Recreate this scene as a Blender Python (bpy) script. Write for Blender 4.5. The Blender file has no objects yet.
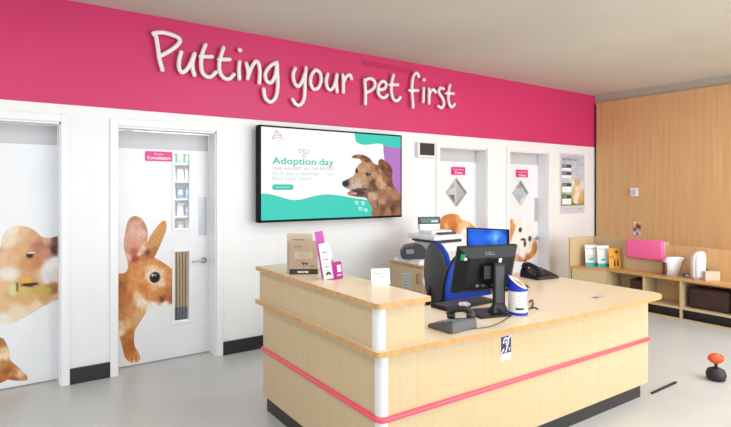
import bpy, bmesh, math, random
from mathutils import Vector, Matrix, noise
random.seed(7)
C = bpy.context.scene.collection
PI = math.pi

# ------------------------------------------------------------------ camera
H = 1.55
FX, FY = 0.5662, 0.8243          # viewing direction on the floor plan
PF = 511.0; PCX = 356.0; PCY = 188.0
def ray(px, py):
    u = px - PCX
    return (FX*PF + FY*u, FY*PF - FX*u, PCY - py)
def onY(px, py, Y):              # the point of the plane y=Y seen there
    r = ray(px, py); k = Y/r[1]
    return Vector((r[0]*k, Y, H + r[2]*k))
def onX(px, py, X):
    r = ray(px, py); k = X/r[0]
    return Vector((X, r[1]*k, H + r[2]*k))
def onZ(px, py, Z):
    r = ray(px, py); k = (Z-H)/r[2]
    return Vector((r[0]*k, r[1]*k, Z))

cam = bpy.data.cameras.new('camera'); camo = bpy.data.objects.new('camera', cam); C.objects.link(camo)
camo.location = (0, 0, H)
camo.rotation_euler = (PI/2, 0, math.atan2(FY, FX) - PI/2)
cam.sensor_width = 36; cam.lens = 36*PF/731
cam.shift_x = (365.5-PCX)/731; cam.shift_y = (PCY-213.5)/731
cam.clip_start = 0.05
bpy.context.scene.camera = camo

# ------------------------------------------------------------------ materials
def lin(c):
    r = []
    for v in c[:3]:
        v = v/255.0
        r.append(v/12.92 if v <= 0.04045 else ((v+0.055)/1.055)**2.4)
    return (r[0], r[1], r[2], 1.0)
def mat(name, col, rough=0.5, metal=0.0, bump=0.0, bscale=60, var=0.0, vscale=4, spec=0.5, coat=0.0):
    m = bpy.data.materials.new(name); m.use_nodes = True
    nt = m.node_tree; b = nt.nodes['Principled BSDF']
    b.inputs['Base Color'].default_value = lin(col)
    b.inputs['Roughness'].default_value = rough
    b.inputs['Metallic'].default_value = metal
    b.inputs['Specular IOR Level'].default_value = spec
    b.inputs['Coat Weight'].default_value = coat
    tc = nt.nodes.new('ShaderNodeTexCoord')
    nz = nt.nodes.new('ShaderNodeTexNoise'); nz.inputs['Scale'].default_value = vscale; nz.inputs['Detail'].default_value = 4
    nt.links.new(tc.outputs['Object'], nz.inputs['Vector'])
    rp = nt.nodes.new('ShaderNodeValToRGB')
    v = max(var, 0.015)
    c = lin(col)
    rp.color_ramp.elements[0].position = 0.3; rp.color_ramp.elements[1].position = 0.7
    rp.color_ramp.elements[0].color = tuple(x*(1-v) for x in c[:3])+(1,)
    rp.color_ramp.elements[1].color = tuple(min(1, x*(1+v)) for x in c[:3])+(1,)
    nt.links.new(nz.outputs['Fac'], rp.inputs['Fac'])
    nt.links.new(rp.outputs['Color'], b.inputs['Base Color'])
    if bump > 0:
        n2 = nt.nodes.new('ShaderNodeTexNoise'); n2.inputs['Scale'].default_value = bscale
        nt.links.new(tc.outputs['Object'], n2.inputs['Vector'])
        bp = nt.nodes.new('ShaderNodeBump'); bp.inputs['Strength'].default_value = bump; bp.inputs['Distance'].default_value = 0.01
        nt.links.new(n2.outputs['Fac'], bp.inputs['Height']); nt.links.new(bp.outputs['Normal'], b.inputs['Normal'])
    return m
def wood(name, c1, c2, scale=(30, 30, 1.2), rough=0.45, lo=0.3, hi=0.7, coat=0.0, plank=None):
    m = bpy.data.materials.new(name); m.use_nodes = True
    nt = m.node_tree; b = nt.nodes['Principled BSDF']
    b.inputs['Roughness'].default_value = rough; b.inputs['Coat Weight'].default_value = coat
    tc = nt.nodes.new('ShaderNodeTexCoord'); mp = nt.nodes.new('ShaderNodeMapping')
    mp.inputs['Scale'].default_value = scale
    nt.links.new(tc.outputs['Object'], mp.inputs['Vector'])
    nz = nt.nodes.new('ShaderNodeTexNoise'); nz.inputs['Scale'].default_value = 1.0; nz.inputs['Detail'].default_value = 5; nz.inputs['Roughness'].default_value = 0.6
    nt.links.new(mp.outputs['Vector'], nz.inputs['Vector'])
    rp = nt.nodes.new('ShaderNodeValToRGB')
    rp.color_ramp.elements[0].position = lo; rp.color_ramp.elements[1].position = hi
    rp.color_ramp.elements[0].color = lin(c1); rp.color_ramp.elements[1].color = lin(c2)
    nt.links.new(nz.outputs['Fac'], rp.inputs['Fac'])
    nt.links.new(rp.outputs['Color'], b.inputs['Base Color'])
    return m
def glass(name, tint=(235, 240, 240), rough=0.0, alpha=0.25):
    m = bpy.data.materials.new(name); m.use_nodes = True
    nt = m.node_tree; nt.nodes.clear()
    out = nt.nodes.new('ShaderNodeOutputMaterial'); mx = nt.nodes.new('ShaderNodeMixShader')
    tr = nt.nodes.new('ShaderNodeBsdfTransparent'); gl = nt.nodes.new('ShaderNodeBsdfGlossy')
    tr.inputs['Color'].default_value = lin(tint); gl.inputs['Roughness'].default_value = max(rough, 0.05)
    mx.inputs['Fac'].default_value = alpha
    nt.links.new(tr.outputs[0], mx.inputs[1]); nt.links.new(gl.outputs[0], mx.inputs[2]); nt.links.new(mx.outputs[0], out.inputs[0])
    return m
def attr_mat(name, emit=0.0, rough=0.5):
    m = bpy.data.materials.new(name); m.use_nodes = True
    nt = m.node_tree; b = nt.nodes['Principled BSDF']
    a = nt.nodes.new('ShaderNodeAttribute'); a.attribute_name = 'ink'
    b.inputs['Roughness'].default_value = rough
    if emit:
        b.inputs['Base Color'].default_value = (0.01, 0.01, 0.01, 1)
        nt.links.new(a.outputs['Color'], b.inputs['Emission Color']); b.inputs['Emission Strength'].default_value = emit
        b.inputs['Specular IOR Level'].default_value = 0.2
    else:
        nt.links.new(a.outputs['Color'], b.inputs['Base Color']); b.inputs['Specular IOR Level'].default_value = 0.3
    return m
def screen_mat(name, col, emit=1.0):
    m = bpy.data.materials.new(name); m.use_nodes = True
    b = m.node_tree.nodes['Principled BSDF']
    b.inputs['Base Color'].default_value = (0.01, 0.01, 0.01, 1); b.inputs['Roughness'].default_value = 0.35
    b.inputs['Specular IOR Level'].default_value = 0.2
    b.inputs['Emission Color'].default_value = lin(col); b.inputs['Emission Strength'].default_value = emit
    return m

M = dict(
    white=mat('white paint', (240, 240, 241), 0.45, bump=0.03, bscale=200),
    door=mat('door paint', (237, 238, 241), 0.3, bump=0.02),
    gloss=mat('white gloss trim', (241, 241, 243), 0.28),
    transom=mat('grey panel', (203, 201, 204), 0.4),
    pink=mat('pink paint', (209, 46, 106), 0.5, bump=0.03, bscale=150, var=0.03, vscale=1.5),
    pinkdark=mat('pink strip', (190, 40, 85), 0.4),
    ceil=mat('ceiling beige', (205, 201, 188), 0.9, var=0.05, vscale=0.7),
    floor=mat('grey vinyl floor', (192, 193, 191), 0.28, var=0.04, vscale=1.2, spec=0.4),
    black=mat('black rubber', (32, 31, 34), 0.5),
    kick=mat('black skirting', (40, 38, 42), 0.4),
    oak=wood('oak panelling', (205, 158, 106), (221, 178, 128), (30, 30, 0.8), 0.5),
    maple=wood('maple laminate', (200, 176, 135), (206, 184, 146), (55, 55, 1.6), 0.42),
    mapletop=wood('maple laminate top', (216, 196, 163), (222, 204, 175), (2.0, 34, 10), 0.3),
    edge=wood('oak edge band', (192, 142, 84), (210, 164, 106), (30, 30, 6), 0.4),
    redrail=mat('pink rail', (236, 84, 108), 0.32),
    post=mat('white post', (226, 226, 228), 0.3),
    letter=mat('letter acrylic', (244, 240, 238), 0.35),
    blackpl=mat('black plastic', (24, 25, 28), 0.42, spec=.3, bump=0.02, bscale=300),
    darkpl=mat('dark plastic', (48, 49, 54), 0.4),
    greypl=mat('grey plastic', (92, 95, 100), 0.42),
    chairshell=mat('grey chair shell', (66, 64, 70), 0.45),
    blue=mat('blue fabric', (20, 62, 168), 0.85, bump=0.1, bscale=400, var=0.06, vscale=30),
    lightpl=mat('white plastic', (236, 236, 238), 0.35),
    steel=mat('brushed steel', (182, 184, 188), 0.3, metal=0.8),
    satin=mat('satin plate', (190, 191, 195), 0.35, metal=0.25),
    magenta=mat('magenta plastic', (222, 28, 130), 0.35),
    whiteink=mat('white ink', (246, 246, 248), 0.5),
    navy=mat('navy ink', (24, 26, 86), 0.5),
    card=mat('brown card', (184, 158, 136), 0.7, var=0.05, vscale=30),
    carddark=mat('dark brown card', (62, 46, 40), 0.6),
    carddull=mat('pale brown card', (202, 182, 160), 0.7),
    paper=mat('paper', (240, 240, 240), 0.7),
    greyink=mat('grey ink', (150, 152, 158), 0.6),
    mauve=mat('mauve card', (204, 96, 178), 0.5),
    purple=mat('purple card', (176, 30, 140), 0.45),
    cushion=mat('pink vinyl', (244, 104, 160), 0.38, var=0.03),
    yellow=mat('yellow card', (240, 172, 30), 0.5),
    teal=mat('teal ink', (30, 170, 178), 0.5),
    cobalt=mat('cobalt plastic', (24, 52, 188), 0.3),
    orange=mat('orange rubber', (232, 78, 24), 0.4),
    darkbrown=mat('dark brown', (58, 34, 26), 0.6, var=0.2, vscale=12),
    tan=wood('tan slat', (214, 184, 150), (232, 208, 178), (40, 40, 2), 0.5),
    green=mat('green ink', (20, 160, 90), 0.5),
    red=mat('red ink', (214, 34, 44), 0.5),
    bronze=mat('bronze handle', (112, 78, 48), 0.35, metal=0.5),
    lcd=mat('dull green display', (62, 104, 100), 0.3),
    greylid=mat('mid grey', (140, 142, 148), 0.4),
    lilac=mat('lilac sheet', (214, 206, 226), 0.6),
    glass=glass('clear glass', alpha=0.05),
    decal=attr_mat('printed film', 0, 0.45),
    rear=mat('rear room paint', (214, 206, 196), 0.7),
)
TE = 0.97
S = dict(cream=screen_mat('screen cream', (253, 250, 246), TE), teal=screen_mat('screen teal', (38, 205, 184), TE),
         purple=screen_mat('screen purple', (178, 118, 200), TE), tealtext=screen_mat('screen teal text', (45, 196, 178), TE),
         mauve=screen_mat('screen mauve text', (186, 128, 188), TE), pale=screen_mat('screen pale teal', (150, 205, 200), TE),
         white=screen_mat('screen white', (240, 252, 250), TE), dog=attr_mat('screen picture', TE),
         blue=attr_mat('desktop picture', 1.0))

# ------------------------------------------------------------------ helpers
def tag(o, label=None, cat=None, group=None, kind=None):
    if label: o['label'] = label
    if cat: o['category'] = cat
    if group: o['group'] = group
    if kind: o['kind'] = kind
    return o
def thing(name, label, cat, loc=(0, 0, 0), rz=0, group=None):
    o = bpy.data.objects.new(name, None); C.objects.link(o)
    o.location = loc; o.rotation_euler = (0, 0, rz); o.empty_display_size = 0.1
    return tag(o, label, cat, group)
def obj(name, bm, mats, parent=None, smooth=False, label=None):
    bmesh.ops.recalc_face_normals(bm, faces=bm.faces)
    me = bpy.data.meshes.new(name); bm.to_mesh(me); bm.free()
    if not isinstance(mats, (list, tuple)): mats = [mats]
    for m in mats: me.materials.append(m)
    if smooth:
        for p in me.polygons: p.use_smooth = True
    o = bpy.data.objects.new(name, me); C.objects.link(o)
    if parent: o.parent = parent
    if label: o['label'] = label
    return o
def struct(name, bm, mats, parent=None):
    o = obj(name, bm, mats, parent)
    if not parent: o['kind'] = 'structure'
    return o
def box(bm, x0, x1, y0, y1, z0, z1, bev=0, mi=0, M4=None, seg=2):
    vs = [bm.verts.new(Vector(p)) for p in ((x0,y0,z0),(x1,y0,z0),(x1,y1,z0),(x0,y1,z0),(x0,y0,z1),(x1,y0,z1),(x1,y1,z1),(x0,y1,z1))]
    fs = [bm.faces.new([vs[i] for i in f]) for f in ((0,3,2,1),(4,5,6,7),(0,1,5,4),(1,2,6,5),(2,3,7,6),(3,0,4,7))]
    for f in fs: f.material_index = mi
    allv = vs
    if bev > 0:
        es = list({e for f in fs for e in f.edges})
        r = bmesh.ops.bevel(bm, geom=es, offset=bev, segments=seg, affect='EDGES', profile=0.5)
        for f in r['faces']: f.material_index = mi
        allv = list({v for f in bm.faces for v in f.verts if True}) if False else None
        if M4 is not None:
            # collect connected verts
            seen = set(); st = [r['verts'][0]]
            while st:
                v = st.pop()
                if v in seen: continue
                seen.add(v)
                for e in v.link_edges: st.append(e.other_vert(v))
            allv = list(seen)
    if M4 is not None:
        for v in allv: v.co = M4 @ v.co
def prism(bm, pts, z0, z1, mi_top=0, mi_side=0):
    a = [bm.verts.new((p[0], p[1], z0)) for p in pts]; b = [bm.verts.new((p[0], p[1], z1)) for p in pts]
    n = len(pts)
    fb = bm.faces.new(a[::-1]); ft = bm.faces.new(b); fb.material_index = ft.material_index = mi_top
    for i in range(n):
        f = bm.faces.new((a[i], a[(i+1) % n], b[(i+1) % n], b[i])); f.material_index = mi_side
    bm.normal_update(); bmesh.ops.triangulate(bm, faces=[fb, ft])
def cyl(bm, c, r, h, n=24, r2=None, axis='Z', mi=0):
    r2 = r if r2 is None else r2
    a = []; b = []
    for i in range(n):
        t = 2*PI*i/n; x, y = math.cos(t), math.sin(t)
        def P(rr, hh):
            if axis == 'Z': return (c[0]+x*rr, c[1]+y*rr, c[2]+hh)
            if axis == 'Y': return (c[0]+x*rr, c[1]+hh, c[2]+y*rr)
            return (c[0]+hh, c[1]+x*rr, c[2]+y*rr)
        a.append(bm.verts.new(P(r, 0))); b.append(bm.verts.new(P(r2, h)))
    f1 = bm.faces.new(a); f2 = bm.faces.new(b[::-1]); f1.material_index = f2.material_index = mi
    for i in range(n):
        f = bm.faces.new((a[i], b[i], b[(i+1) % n], a[(i+1) % n])); f.material_index = mi
def lathe(bm, c, prof, n=28, mi=0):
    rings = []
    for r, z in prof:
        rings.append([bm.verts.new((c[0]+r*math.cos(2*PI*i/n), c[1]+r*math.sin(2*PI*i/n), c[2]+z)) for i in range(n)])
    for a, b in zip(rings, rings[1:]):
        for i in range(n):
            f = bm.faces.new((a[i], a[(i+1) % n], b[(i+1) % n], b[i])); f.material_index = mi
    bm.faces.new(rings[0][::-1]).material_index = mi; bm.faces.new(rings[-1]).material_index = mi
def catmull(pts, k=5, closed=False):
    n = len(pts); out = []
    pts = [Vector(p) for p in pts]
    rng = range(n) if closed else range(n-1)
    for i in rng:
        if closed: p0, p1, p2, p3 = pts[i-1], pts[i], pts[(i+1) % n], pts[(i+2) % n]
        else: p0, p1, p2, p3 = pts[max(i-1, 0)], pts[i], pts[i+1], pts[min(i+2, n-1)]
        for j in range(k):
            t = j/k
            out.append(0.5*((2*p1)+(p2-p0)*t+(2*p0-5*p1+4*p2-p3)*t*t+(3*p1-p0-3*p2+p3)*t**3))
    if not closed: out.append(pts[-1])
    return out
def tube(bm, pts, r, n=8, smooth=True, k=4, flat=None, mi=0):
    """tube with rounded ends along 3-D points; flat=(axis vector, factor) squashes it"""
    P = catmull(pts, k) if smooth and len(pts) > 2 else [Vector(p) for p in pts]
    rad = []; Q = []
    d0 = (P[1]-P[0]).normalized(); d1 = (P[-1]-P[-2]).normalized()
    for a, s in ((-0.98, 0.2), (-0.7, 0.7)): Q.append(P[0]+d0*(a*r)); rad.append(r*s)
    for p in P: Q.append(p); rad.append(r)
    for a, s in ((0.7, 0.7), (0.98, 0.2)): Q.append(P[-1]+d1*(a*r)); rad.append(r*s)
    N = None; rings = []
    for i, p in enumerate(Q):
        t = (Q[min(i+1, len(Q)-1)]-Q[max(i-1, 0)]).normalized()
        if N is None:
            N = t.orthogonal().normalized() if flat is None else (flat[0]-t*flat[0].dot(t)).normalized()
        N = (N-t*N.dot(t)).normalized(); B = t.cross(N)
        f = 1 if flat is None else flat[1]
        rings.append([bm.verts.new(p+N*(math.cos(2*PI*j/n)*rad[i]*f)+B*(math.sin(2*PI*j/n)*rad[i])) for j in range(n)])
    for a, b in zip(rings, rings[1:]):
        for j in range(n):
            bm.faces.new((a[j], a[(j+1) % n], b[(j+1) % n], b[j])).material_index = mi
    bm.faces.new(rings[0][::-1]).material_index = mi; bm.faces.new(rings[-1]).material_index = mi
NB = bmesh.new
def one(name, mats, parent, *a, smooth=False, label=None, **k):
    bm = NB(); box(bm, *a, **k); return obj(name, bm, mats, parent, smooth, label)

class Frame:                       # a flat face: origin, two unit axes, outward normal
    def __init__(s, o, U, V):
        s.o = Vector(o); s.U = Vector(U).normalized(); s.V = Vector(V).normalized(); s.N = s.U.cross(s.V)
    def p(s, u, v, n=0): return s.o+s.U*u+s.V*v+s.N*n
def back(Y): return Frame((0, Y, 0), (1, 0, 0), (0, 0, 1))       # faces -y, u=x, v=z
def wp(px, py, Y):
    v = onY(px, py, Y); return (v.x, v.z)
def plate(name, fr, pts, m, parent, n=0.0, th=0.001, label=None):
    """thin printed/solid plate with outline pts (u,v)"""
    bm = NB()
    a = [bm.verts.new(fr.p(u, v, n)) for u, v in pts]; b = [bm.verts.new(fr.p(u, v, n+th)) for u, v in pts]
    k = len(pts); f1 = bm.faces.new(a[::-1]); f2 = bm.faces.new(b)
    for i in range(k): bm.faces.new((a[i], a[(i+1) % k], b[(i+1) % k], b[i]))
    bm.normal_update(); bmesh.ops.triangulate(bm, faces=[f1, f2])
    return obj(name, bm, m, parent, label=label)
def rect(u0, v0, u1, v1, r=0, k=5):
    if r <= 0: return [(u0, v0), (u1, v0), (u1, v1), (u0, v1)]
    out = []
    for cx, cy, a in ((u1-r, v0+r, -PI/2), (u1-r, v1-r, 0), (u0+r, v1-r, PI/2), (u0+r, v0+r, PI)):
        for i in range(k+1):
            t = a+PI/2*i/k; out.append((cx+r*math.cos(t), cy+r*math.sin(t)))
    return out
def text(name, body, fr, u0, v0, u1, v1, m, parent, n=0.0, th=0.0006, bold=0.0, label=None):
    cu = bpy.data.curves.new('t', 'FONT'); cu.body = body; cu.size = 1; cu.extrude = 0; cu.offset = bold; cu.resolution_u = 3
    t = bpy.data.objects.new('t', cu); C.objects.link(t)
    dg = bpy.context.evaluated_depsgraph_get()
    me = bpy.data.meshes.new_from_object(t.evaluated_get(dg))
    xs = [v.co.x for v in me.vertices]; ys = [v.co.y for v in me.vertices]
    x0, x1, y0, y1 = min(xs), max(xs), min(ys), max(ys)
    for v in me.vertices:
        v.co = fr.p(u0+(v.co.x-x0)/(x1-x0)*(u1-u0), v0+(v.co.y-y0)/(y1-y0)*(v1-v0), n+th)
    me.materials.clear(); me.materials.append(m); me.name = name
    bpy.data.objects.remove(t); bpy.data.curves.remove(cu)
    o = bpy.data.objects.new(name, me); C.objects.link(o)
    if parent: o.parent = parent
    if label: o['label'] = label
    return o
def picture(name, fr, outline, samples, m, parent, n=0.001, step=0.02, amp=0.10, nscale=60, spots=(), label=None, fuzz=3.0):
    """printed picture: flat sheet with ink colours interpolated between samples"""
    bm = NB()
    bm.faces.new([bm.verts.new((u, v, 0)) for u, v in outline]); bm.normal_update()
    us = [p[0] for p in outline]; vs = [p[1] for p in outline]
    x = min(us)+step
    while x < max(us):
        bmesh.ops.bisect_plane(bm, geom=bm.verts[:]+bm.edges[:]+bm.faces[:], plane_co=(x, 0, 0), plane_no=(1, 0, 0)); x += step
    y = min(vs)+step
    while y < max(vs):
        bmesh.ops.bisect_plane(bm, geom=bm.verts[:]+bm.edges[:]+bm.faces[:], plane_co=(0, y, 0), plane_no=(0, 1, 0)); y += step
    lay = bm.verts.layers.float_color.new('ink')
    for vt in bm.verts:
        a, b = vt.co.x, vt.co.y; acc = [0, 0, 0]; w = 0
        for (su, sv, c) in samples:
            d = (a-su)**2+(b-sv)**2+1e-6; q = 1/d**(fuzz/2)
            w += q
            for i in range(3): acc[i] += c[i]*q
        col = [c/w for c in acc]
        k = 1+amp*(noise.noise(Vector((a*nscale, b*nscale*0.6, 3.1)))+0.6*noise.noise(Vector((a*nscale*2.3, b*nscale*1.4, 9))))
        col = [min(255, max(0, c*k)) for c in col]
        for (su, sv, ru, rv, c) in spots:
            d = ((a-su)/ru)**2+((b-sv)/rv)**2
            t = max(0, min(1, (1.25-d)/0.5))
            col = [col[i]*(1-t)+c[i]*t for i in range(3)]
        vt[lay] = lin(col)
    for vt in bm.verts: vt.co = fr.p(vt.co.x, vt.co.y, n)
    bm.normal_update(); bmesh.ops.triangulate(bm, faces=bm.faces)
    return obj(name, bm, m, parent, label=label)
def cr(px0, py0, s, pts): return [(px0+x/s, py0+y/s) for x, y in pts]

# ------------------------------------------------------------------ setting
YW = 4.6; YD = 4.77; ZC = 3.03; ZB = 2.205; XR = 7.8
bm = NB(); box(bm, -3.0, 8.4, -3.0, 6.2, -0.1, 0); struct('floor', bm, M['floor'])
bm = NB(); box(bm, -3.0, 8.4, -3.0, 6.2, ZC, ZC+0.1); struct('ceiling', bm, M['ceil'])
doors = [(-0.50, 0.36), (0.77, 1.60), (4.40, 5.26), (5.715, 6.59)]
ZO = 2.065
bm = NB()
xs = [-3.0]+[v for d in doors for v in d]+[7.85]
for i in range(0, len(xs), 2): box(bm, xs[i], xs[i+1], YW, YD+0.05, 0, ZO)
box(bm, -3.0, 7.85, YW, YD+0.05, ZO, ZB)
box(bm, -3.0, 7.85, YW, YD+0.05, ZB, ZC, mi=1)
struct('wall_back', bm, [M['white'], M['pink']])
bm = NB(); box(bm, XR+0.03, XR+0.2, -3.0, 4.6, 0, ZC); struct('wall_right', bm, mat('grey wall paint', (178, 172, 158), .8))
bm = NB(); box(bm, XR, XR+0.03, -3.0, 4.565, 0, 2.91); struct('wall_right_panelling', bm, M['oak'])
bm = NB(); box(bm, XR+0.005, XR+0.03, 4.565, 4.6, 0, 2.88); struct('trim_1', bm, M['black'])  # black strip put in for the shadow line of the corner gap
bm = NB(); box(bm, -3, 8.4, 6.0, 6.2, 0, ZC); struct('wall_rear', bm, M['rear'])
# darker pink strip along the top of the band
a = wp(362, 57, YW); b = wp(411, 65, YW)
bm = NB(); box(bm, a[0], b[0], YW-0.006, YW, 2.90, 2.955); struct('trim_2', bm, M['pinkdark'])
# architraves
for i, (x0, x1) in enumerate(doors):
    bm = NB(); w = 0.06; t = 0.02
    box(bm, x0-w, x0, YW-t, YW, 0, ZO+w, bev=0.004); box(bm, x1, x1+w, YW-t, YW, 0, ZO+w, bev=0.004)
    box(bm, x0, x1, YW-t, YW, ZO, ZO+w, bev=0.004)
    box(bm, x1-0.010, x1, YW, YD, 0, ZO); box(bm, x0, x0+0.004, YW, YD, 0, ZO); box(bm, x0, x1, YW, YD, ZO-0.015, ZO)
    struct('trim_%d' % (i+3), bm, M['gloss'])
bm = NB()
for x0, x1 in ((0.42, 0.71), (1.66, 4.34), (5.32, 5.655), (6.65, 7.8)): box(bm, x0, x1, YW-0.015, YW, 0, 0.125, bev=0.003)
struct('baseboard_back', bm, M['kick'])

F5 = back(YD)
def leaf_with_rects(x0, x1, z1, holes):
    bm = NB(); y0, y1 = YD, YD+0.044
    hx0, hx1 = holes[0][0], holes[0][1]
    box(bm, x0, hx0, y0, y1, 0.008, z1); box(bm, hx1, x1, y0, y1, 0.008, z1)
    z = 0.008
    for h in holes: box(bm, hx0, hx1, y0, y1, z, h[2]); z = h[3]
    box(bm, hx0, hx1, y0, y1, z, z1); return bm
def leaf_with_diamond(x0, x1, z1, c, hw, hh):
    bm = NB(); y0, y1 = YD, YD+0.044; cx, cz = c
    box(bm, x0, x1, y0, y1, 0.008, cz-hh); box(bm, x0, x1, y0, y1, cz+hh, z1)
    for s, xe in ((-1, x0), (1, x1)):
        pts = [(xe, cz-hh), (cx, cz-hh), (cx+s*hw, cz), (cx, cz+hh), (xe, cz+hh)]
        a = [bm.verts.new((p[0], y0, p[1])) for p in pts]; b = [bm.verts.new((p[0], y1, p[1])) for p in pts]
        bm.faces.new(a); bm.faces.new(b)
        for i in range(5): bm.faces.new((a[i], a[(i+1) % 5], b[(i+1) % 5], b[i]))
    return bm
def door_root(n, x): 
    o = bpy.data.objects.new('door_%d' % n, None); C.objects.link(o); o.location = (0, 0, 0); o['kind'] = 'structure'; return o
def lever(parent, x, z, s=-1):
    bm = NB(); cyl(bm, (x, YD-0.012, z), 0.027, 0.012, axis='Y'); cyl(bm, (x, YD-0.05, z), 0.011, 0.04, n=12, axis='Y')
    tube(bm, [(x, YD-0.05, z), (x+s*0.05, YD-0.052, z+0.003), (x+s*0.115, YD-0.048, z)], 0.009)
    obj('handle', bm, M['steel'], parent, smooth=True)
ZL = 1.895
# door 1
d = door_root(1, 0)
bm = NB(); box(bm, doors[0][0]+0.004, doors[0][1]-0.010, YD, YD+0.044, 0.008, ZL); obj('door_leaf', bm, M['door'], d)
bm = NB(); box(bm, doors[0][0]+0.004, doors[0][1]-0.010, YD+0.012, YD+0.044, ZL, ZO-0.015); obj('transom_panel', bm, M['transom'], d)
dd = lambda pts: [wp(x, y, YD) for x, y in pts]
def smp(lst, Y=YD): return [wp(x, y, Y)+(c,) for x, y, c in lst]
def spt(lst, Y=YD):
    out = []
    for x, y, rx, ry, c in lst:
        a = wp(x, y, Y); b = wp(x+rx, y, Y); e = wp(x, y-ry, Y)
        out.append((a[0], a[1], abs(b[0]-a[0]), abs(e[1]-a[1]), c))
    return out
ol = [(-9, 250), (-9, 222), (0, 222), (3, 216)]+[(x, y) for x, y in [(0.8, 248), (1.5, 255), (3.2, 240), (5.5, 231), (12.6, 226.5), (23, 226), (33.7, 229.8), (42.2, 237.2), (50.6, 238), (57.6, 236)]]
gp = [(-9, 246), (0, 247), (2, 240), (5, 232), (12.6, 226.6), (23, 226), (33.7, 229.8), (42, 237), (50.6, 238), (57.8, 235.8), (57.8, 300), (42, 307), (27, 316), (12.6, 323.5), (-9, 325)]
picture('guinea_pig_print', F5, dd(catmull([(x, y, 0) for x, y in gp[:9]], 3)and[(p.x, p.y) for p in catmull([(x, y, 0) for x, y in gp[:9]], 3)]+gp[9:]),
    smp([(-6, 255, (214, 150, 110)), (2, 258, (226, 190, 160)), (8, 240, (235, 214, 190)), (14, 230, (240, 222, 200)), (22, 232, (222, 184, 146)), (33, 236, (212, 166, 126)), (20, 250, (218, 172, 128)), (12, 258, (222, 180, 140)), (27, 262, (206, 150, 104)), (36, 262, (196, 134, 88)), (40, 245, (182, 124, 92)), (47, 240, (214, 170, 138)), (54, 250, (96, 60, 58)), (56, 240, (120, 84, 76)), (48, 252, (212, 140, 120)), (55, 262, (246, 242, 240)), (50, 268, (244, 238, 234)), (57, 275, (236, 220, 205)), (8, 275, (235, 226, 214)), (3, 285, (224, 186, 140)), (14, 292, (214, 168, 110)), (28, 300, (214, 172, 118)), (45, 298, (208, 158, 104)), (57, 297, (216, 180, 138)), (0, 305, (222, 186, 140)), (20, 312, (234, 214, 184)), (36, 306, (232, 208, 176)), (0, 322, (238, 230, 218)), (25, 285, (200, 150, 96)), (55, 290, (170, 116, 66)), (56, 304, (238, 228, 214))]),
    M['decal'], d, n=0.001, step=0.011, amp=0.04, fuzz=4.2,
    spots=spt([(30, 255, 3.6, 3.4, (60, 40, 36)), (31, 252.5, 4, 1, (238, 225, 212)), (13, 290, 5, 6, (214, 206, 160)), (26, 280, 5.2, 4, (232, 172, 70)), (25, 290, 6, 5, (206, 184, 110)), (30, 284.5, 8.5, 2.0, (50, 36, 40)), (42, 290.5, 10, 3.6, (196, 172, 84)), (47, 277, 4.5, 7, (222, 220, 222)), (17, 287, 1.0, 4.5, (50, 40, 38))]))
ft = [(-9, 338), (2, 338.2), (5, 341), (9, 350), (10.5, 360), (21, 369.5), (27.4, 376), (26, 380.5), (15, 380.5), (8, 379.5), (4, 381.5), (-9, 382)]
picture('foot_print', F5, dd([(p.x, p.y) for p in catmull([(x, y, 0) for x, y in ft], 3, True)]),
    smp([(3, 343, (176, 122, 74)), (7, 350, (222, 190, 150)), (3, 356, (240, 214, 180)), (2, 364, (196, 130, 72)), (8, 370, (168, 98, 46)), (14, 374, (196, 130, 80)), (20, 374, (236, 206, 170)), (25, 378, (208, 140, 92)), (3, 378, (186, 110, 56)), (13, 379, (170, 96, 52))]),
    M['decal'], d, n=0.001, step=0.011, amp=0.18, nscale=45)

# door 2
d = door_root(2, 0); X0, X1 = doors[1]
w1 = wp(174.5, 153, YD); w2 = wp(189, 228, YD); w3 = wp(175, 252, YD); w4 = wp(189, 321, YD)
hx0, hx1 = w1[0], w2[0]
up = (hx0, hx1, w2[1], w1[1]-0.008); lo = (hx0, hx1, w4[1]+0.01, w3[1])
bm = leaf_with_rects(X0+0.004, X1-0.010, ZL, [lo, up]); obj('door_leaf', bm, M['door'], d)
bm = NB(); box(bm, X0+0.004, X1-0.010, YD+0.012, YD+0.044, ZL, ZO-0.015); obj('transom_panel', bm, M['transom'], d)
for h in (up, lo):
    bm = NB(); t = 0.022; a, b, z0, z1 = h; y0, y1 = YD-0.010, YD
    box(bm, a-t, a, y0, y1, z0-t, z1+t, bev=0.003); box(bm, b, b+t, y0, y1, z0-t, z1+t, bev=0.003)
    box(bm, a, b, y0, y1, z0-t, z0, bev=0.003); box(bm, a, b, y0, y1, z1, z1+t, bev=0.003)
    f = obj('glazing_frame', bm, M['gloss'], d)
    bm = NB(); box(bm, a, b, YD+0.02, YD+0.026, z0, z1); obj('glass_pane', bm, M['glass'], f)
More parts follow.
